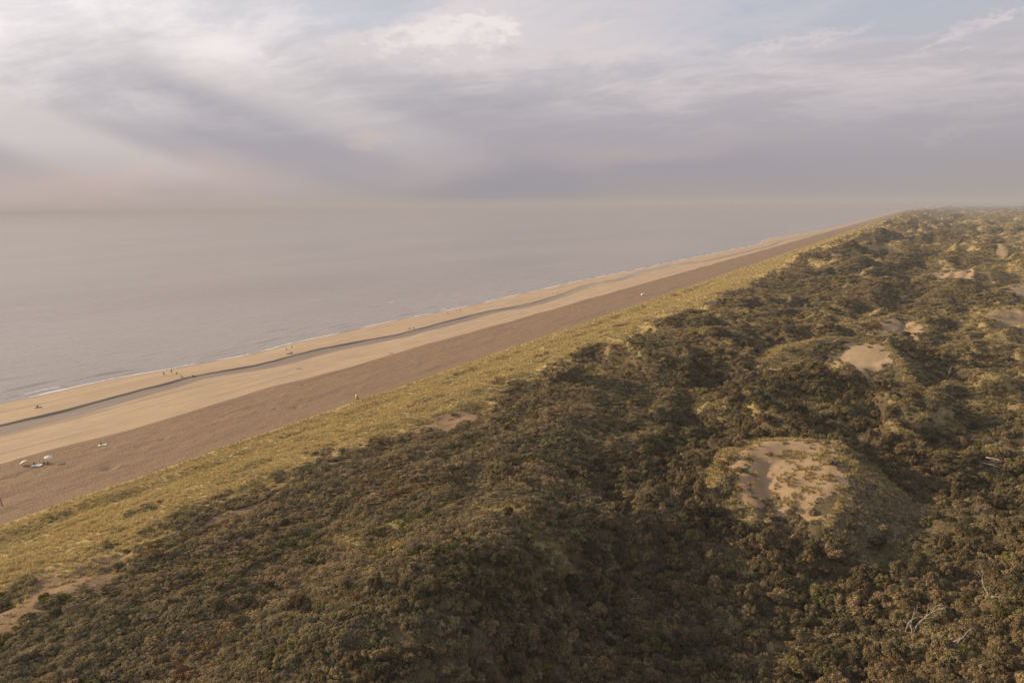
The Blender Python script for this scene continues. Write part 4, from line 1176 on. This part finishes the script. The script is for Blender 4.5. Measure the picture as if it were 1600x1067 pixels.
c = mesh_obj('canopy', V, F, CL['white'], e_, True); c.modifiers.new('thick', 'SOLIDIFY').thickness = 0.02
for j in (0, 3, 6):
    tube_part('hoop', [Vector(V[j * 9 + i]) * 1.01 for i in range(9)], 0.015, 0.015, M_BARK, e_, 4)
tag(e_, 'small white beach shelter on the dark sand in the distance', 'shelter')
# sticks of driftwood
for (x, y_, a, lab) in ((-212, 186, 0.5, 'dark stick of driftwood on the pale sand band'), (-198.5, 226, 0.2, 'small dark driftwood at the edge of the trampled sand')):
    e_ = empty('driftwood', (x, y_, beach_z(x, y_) + 0.06), a)
    tube_part('trunk', [(-1.3, 0, 0), (-0.2, 0.12, 0.06), (1.4, -0.1, 0.02)], 0.11, 0.05, M_POST, e_, 7)
    tube_part('branch', [(0.1, 0.05, 0.05), (0.5, 0.4, 0.22), (0.7, 0.7, 0.3)], 0.04, 0.02, M_POST, e_, 5)
    tag(e_, lab, 'driftwood')

# ------------------------------------------------------------------ far town, ship
M_WALLS = [plain('pale_render', (0.66, 0.63, 0.58), 0.8, 0.08, 0.02), plain('white_render', (0.80, 0.78, 0.74), 0.8, 0.06, 0.02), plain('brick_wall', (0.26, 0.17, 0.13), 0.9, 0.15, 0.05), plain('grey_concrete', (0.40, 0.39, 0.38), 0.9, 0.1, 0.02)]
M_GLASS = plain('far_glass', (0.05, 0.06, 0.08), 0.25, 0.2, 0.1)
M_ROOF = plain('far_roof', (0.20, 0.11, 0.085), 0.9, 0.15, 0.05)
def boxv(x0, x1, y0, y1, z0, z1):
    V = [(x, y_, z_) for z_ in (z0, z1) for y_ in (y0, y1) for x in (x0, x1)]
    return V, [(0, 2, 3, 1), (4, 5, 7, 6), (0, 1, 5, 4), (1, 3, 7, 5), (3, 2, 6, 7), (2, 0, 4, 6)]
def building(x, y_, w, dp, h, wall, label, kind='flat'):
    e_ = empty('town_building', (x, y_, ground(x, y_) - 1.0))
    V, F = boxv(-w / 2, w / 2, -dp / 2, dp / 2, 0, h); mesh_obj('wall', V, F, M_WALLS[wall], e_)
    fl = max(2, int(h / 7))
    for i in range(fl):
        z0 = h * (i + 0.35) / fl
        V, F = boxv(-w / 2 * 0.9, w / 2 * 0.9, -dp / 2 - 0.25, -dp / 2 + 0.1, z0, z0 + h / fl * 0.42); mesh_obj('window_band', V, F, M_GLASS, e_)
    if kind == 'flat':
        V, F = boxv(-w * .2, w * .15, -dp * .25, dp * .25, h + 0.02, h + 3.5); mesh_obj('roof_plant', V, F, M_WALLS[3], e_)
        V, F = boxv(-w / 2 - .4, w / 2 + .4, -dp / 2 - .4, dp / 2 + .4, h - 0.9, h + 0.01); mesh_obj('parapet', V, F, M_WALLS[3], e_)
    else:
        V = [(-w / 2 - .6, -dp / 2 - .6, h + .02), (w / 2 + .6, -dp / 2 - .6, h + .02), (w / 2 + .6, dp / 2 + .6, h + .02), (-w / 2 - .6, dp / 2 + .6, h + .02), (-w / 2, 0, h + dp * .4), (w / 2, 0, h + dp * .4)]
        mesh_obj('roof', V, [(0, 1, 5, 4), (1, 2, 5), (2, 3, 4, 5), (3, 0, 4), (3, 2, 1, 0)], M_ROOF, e_)
    return tag(e_, label, 'building', 'buildings of the far town')
TOWN = [(-0.0125, 9300, 26, 18, 16, 2, 'low brick block at the seaward end of the far town', 'flat'),
        (-0.0070, 9000, 20, 16, 26, 3, 'grey slab at the seaward side of the far town', 'flat'),
        (-0.0010, 9100, 22, 18, 37, 1, 'tallest white tower at the seaward end of the far skyline', 'flat'),
        (0.0022, 9300, 34, 16, 24, 0, 'broad pale block right of the tallest far tower', 'flat'),
        (0.0065, 8900, 18, 18, 33, 3, 'slim grey tower between pale far blocks', 'flat'),
        (0.0095, 9200, 26, 16, 36, 1, 'white tower in the middle of the far town', 'flat'),
        (0.0130, 9000, 22, 16, 28, 0, 'pale tower right of the middle white one', 'flat'),
        (0.0180, 8800, 28, 16, 34, 1, 'rightmost white tower of the far skyline cluster', 'flat'),
        (0.0230, 9100, 36, 18, 17, 2, 'brick block right of the far tower cluster', 'pitched'),
        (0.0290, 8700, 30, 16, 15, 0, 'low pale block beyond the dunes right of the towers', 'flat'),
        (0.0345, 7600, 24, 16, 14, 1, 'small white house standing in dark trees below the far skyline', 'pitched'),
        (0.0420, 8300, 40, 18, 13, 2, 'long brick row in the far trees', 'pitched'),
        (0.0520, 8600, 34, 18, 14, 3, 'low grey building in the far trees', 'flat'),
        (0.0615, 7300, 30, 18, 15, 1, 'bright white building among far trees toward the right', 'flat'),
        (0.0690, 8200, 36, 18, 13, 2, 'brick building between the white one and the wooded rise', 'pitched'),
        (0.0260, 7900, 26, 16, 12, 0, 'pale low house before the far tower cluster', 'pitched')]
for (ta, y_, w, dp, h, wl, lab, kd) in TOWN:
    building(ta * y_, y_, w, dp, h, wl, lab, kd)
e_ = empty('cargo_ship', (-0.2183 * 15000, 15000, 0), 0.4)
hull = [(-32, 0), (-30, 6), (22, 6.5), (32, 0), (22, -6.5), (-30, -6)]
V = [(x * .94, y_ * .8, -1.5) for x, y_ in hull] + [(x, y_, 6.0 if x < 20 else 8.0) for x, y_ in hull]
mesh_obj('hull', V, [tuple(range(6))[::-1], tuple(range(6, 12))] + [(i, (i + 1) % 6, 6 + (i + 1) % 6, 6 + i) for i in range(6)], plain('ship_hull', (0.06, 0.05, 0.05), 0.6), e_)
V, F = boxv(-28, -17, -5, 5, 6.02, 18); mesh_obj('superstructure', V, F, M_WALLS[3], e_)
V, F = boxv(-25, -22, -1.5, 1.5, 18.02, 23); mesh_obj('funnel', V, F, plain('ship_funnel', (0.1, 0.04, 0.03)), e_)
tube_part('mast', [(14, 0, 6), (14, 0, 20)], 0.5, 0.3, M_WALLS[3], e_, 6)
tag(e_, 'dark cargo ship, a speck on the hazy sea horizon', 'ship')

# ------------------------------------------------------------------ haze
mt = bpy.data.materials.new('haze_air'); mt.use_nodes = True
nt = mt.node_tree; nt.nodes.clear()
pv = nt.nodes.new('ShaderNodeVolumePrincipled'); mo = nt.nodes.new('ShaderNodeOutputMaterial')
pv.inputs['Color'].default_value = (0.515, 0.52, 0.555, 1); pv.inputs['Density'].default_value = 1.6e-4; pv.inputs['Anisotropy'].default_value = 0.0
nt.links.new(pv.outputs[0], mo.inputs['Volume'])
V, F = boxv(-52000, 22000, -6000, 52000, -6.0, 72.0)
tag(mesh_obj('haze', V, F, mt), 'thin warm sea haze that veils the far coast and horizon', 'haze', kind='stuff')
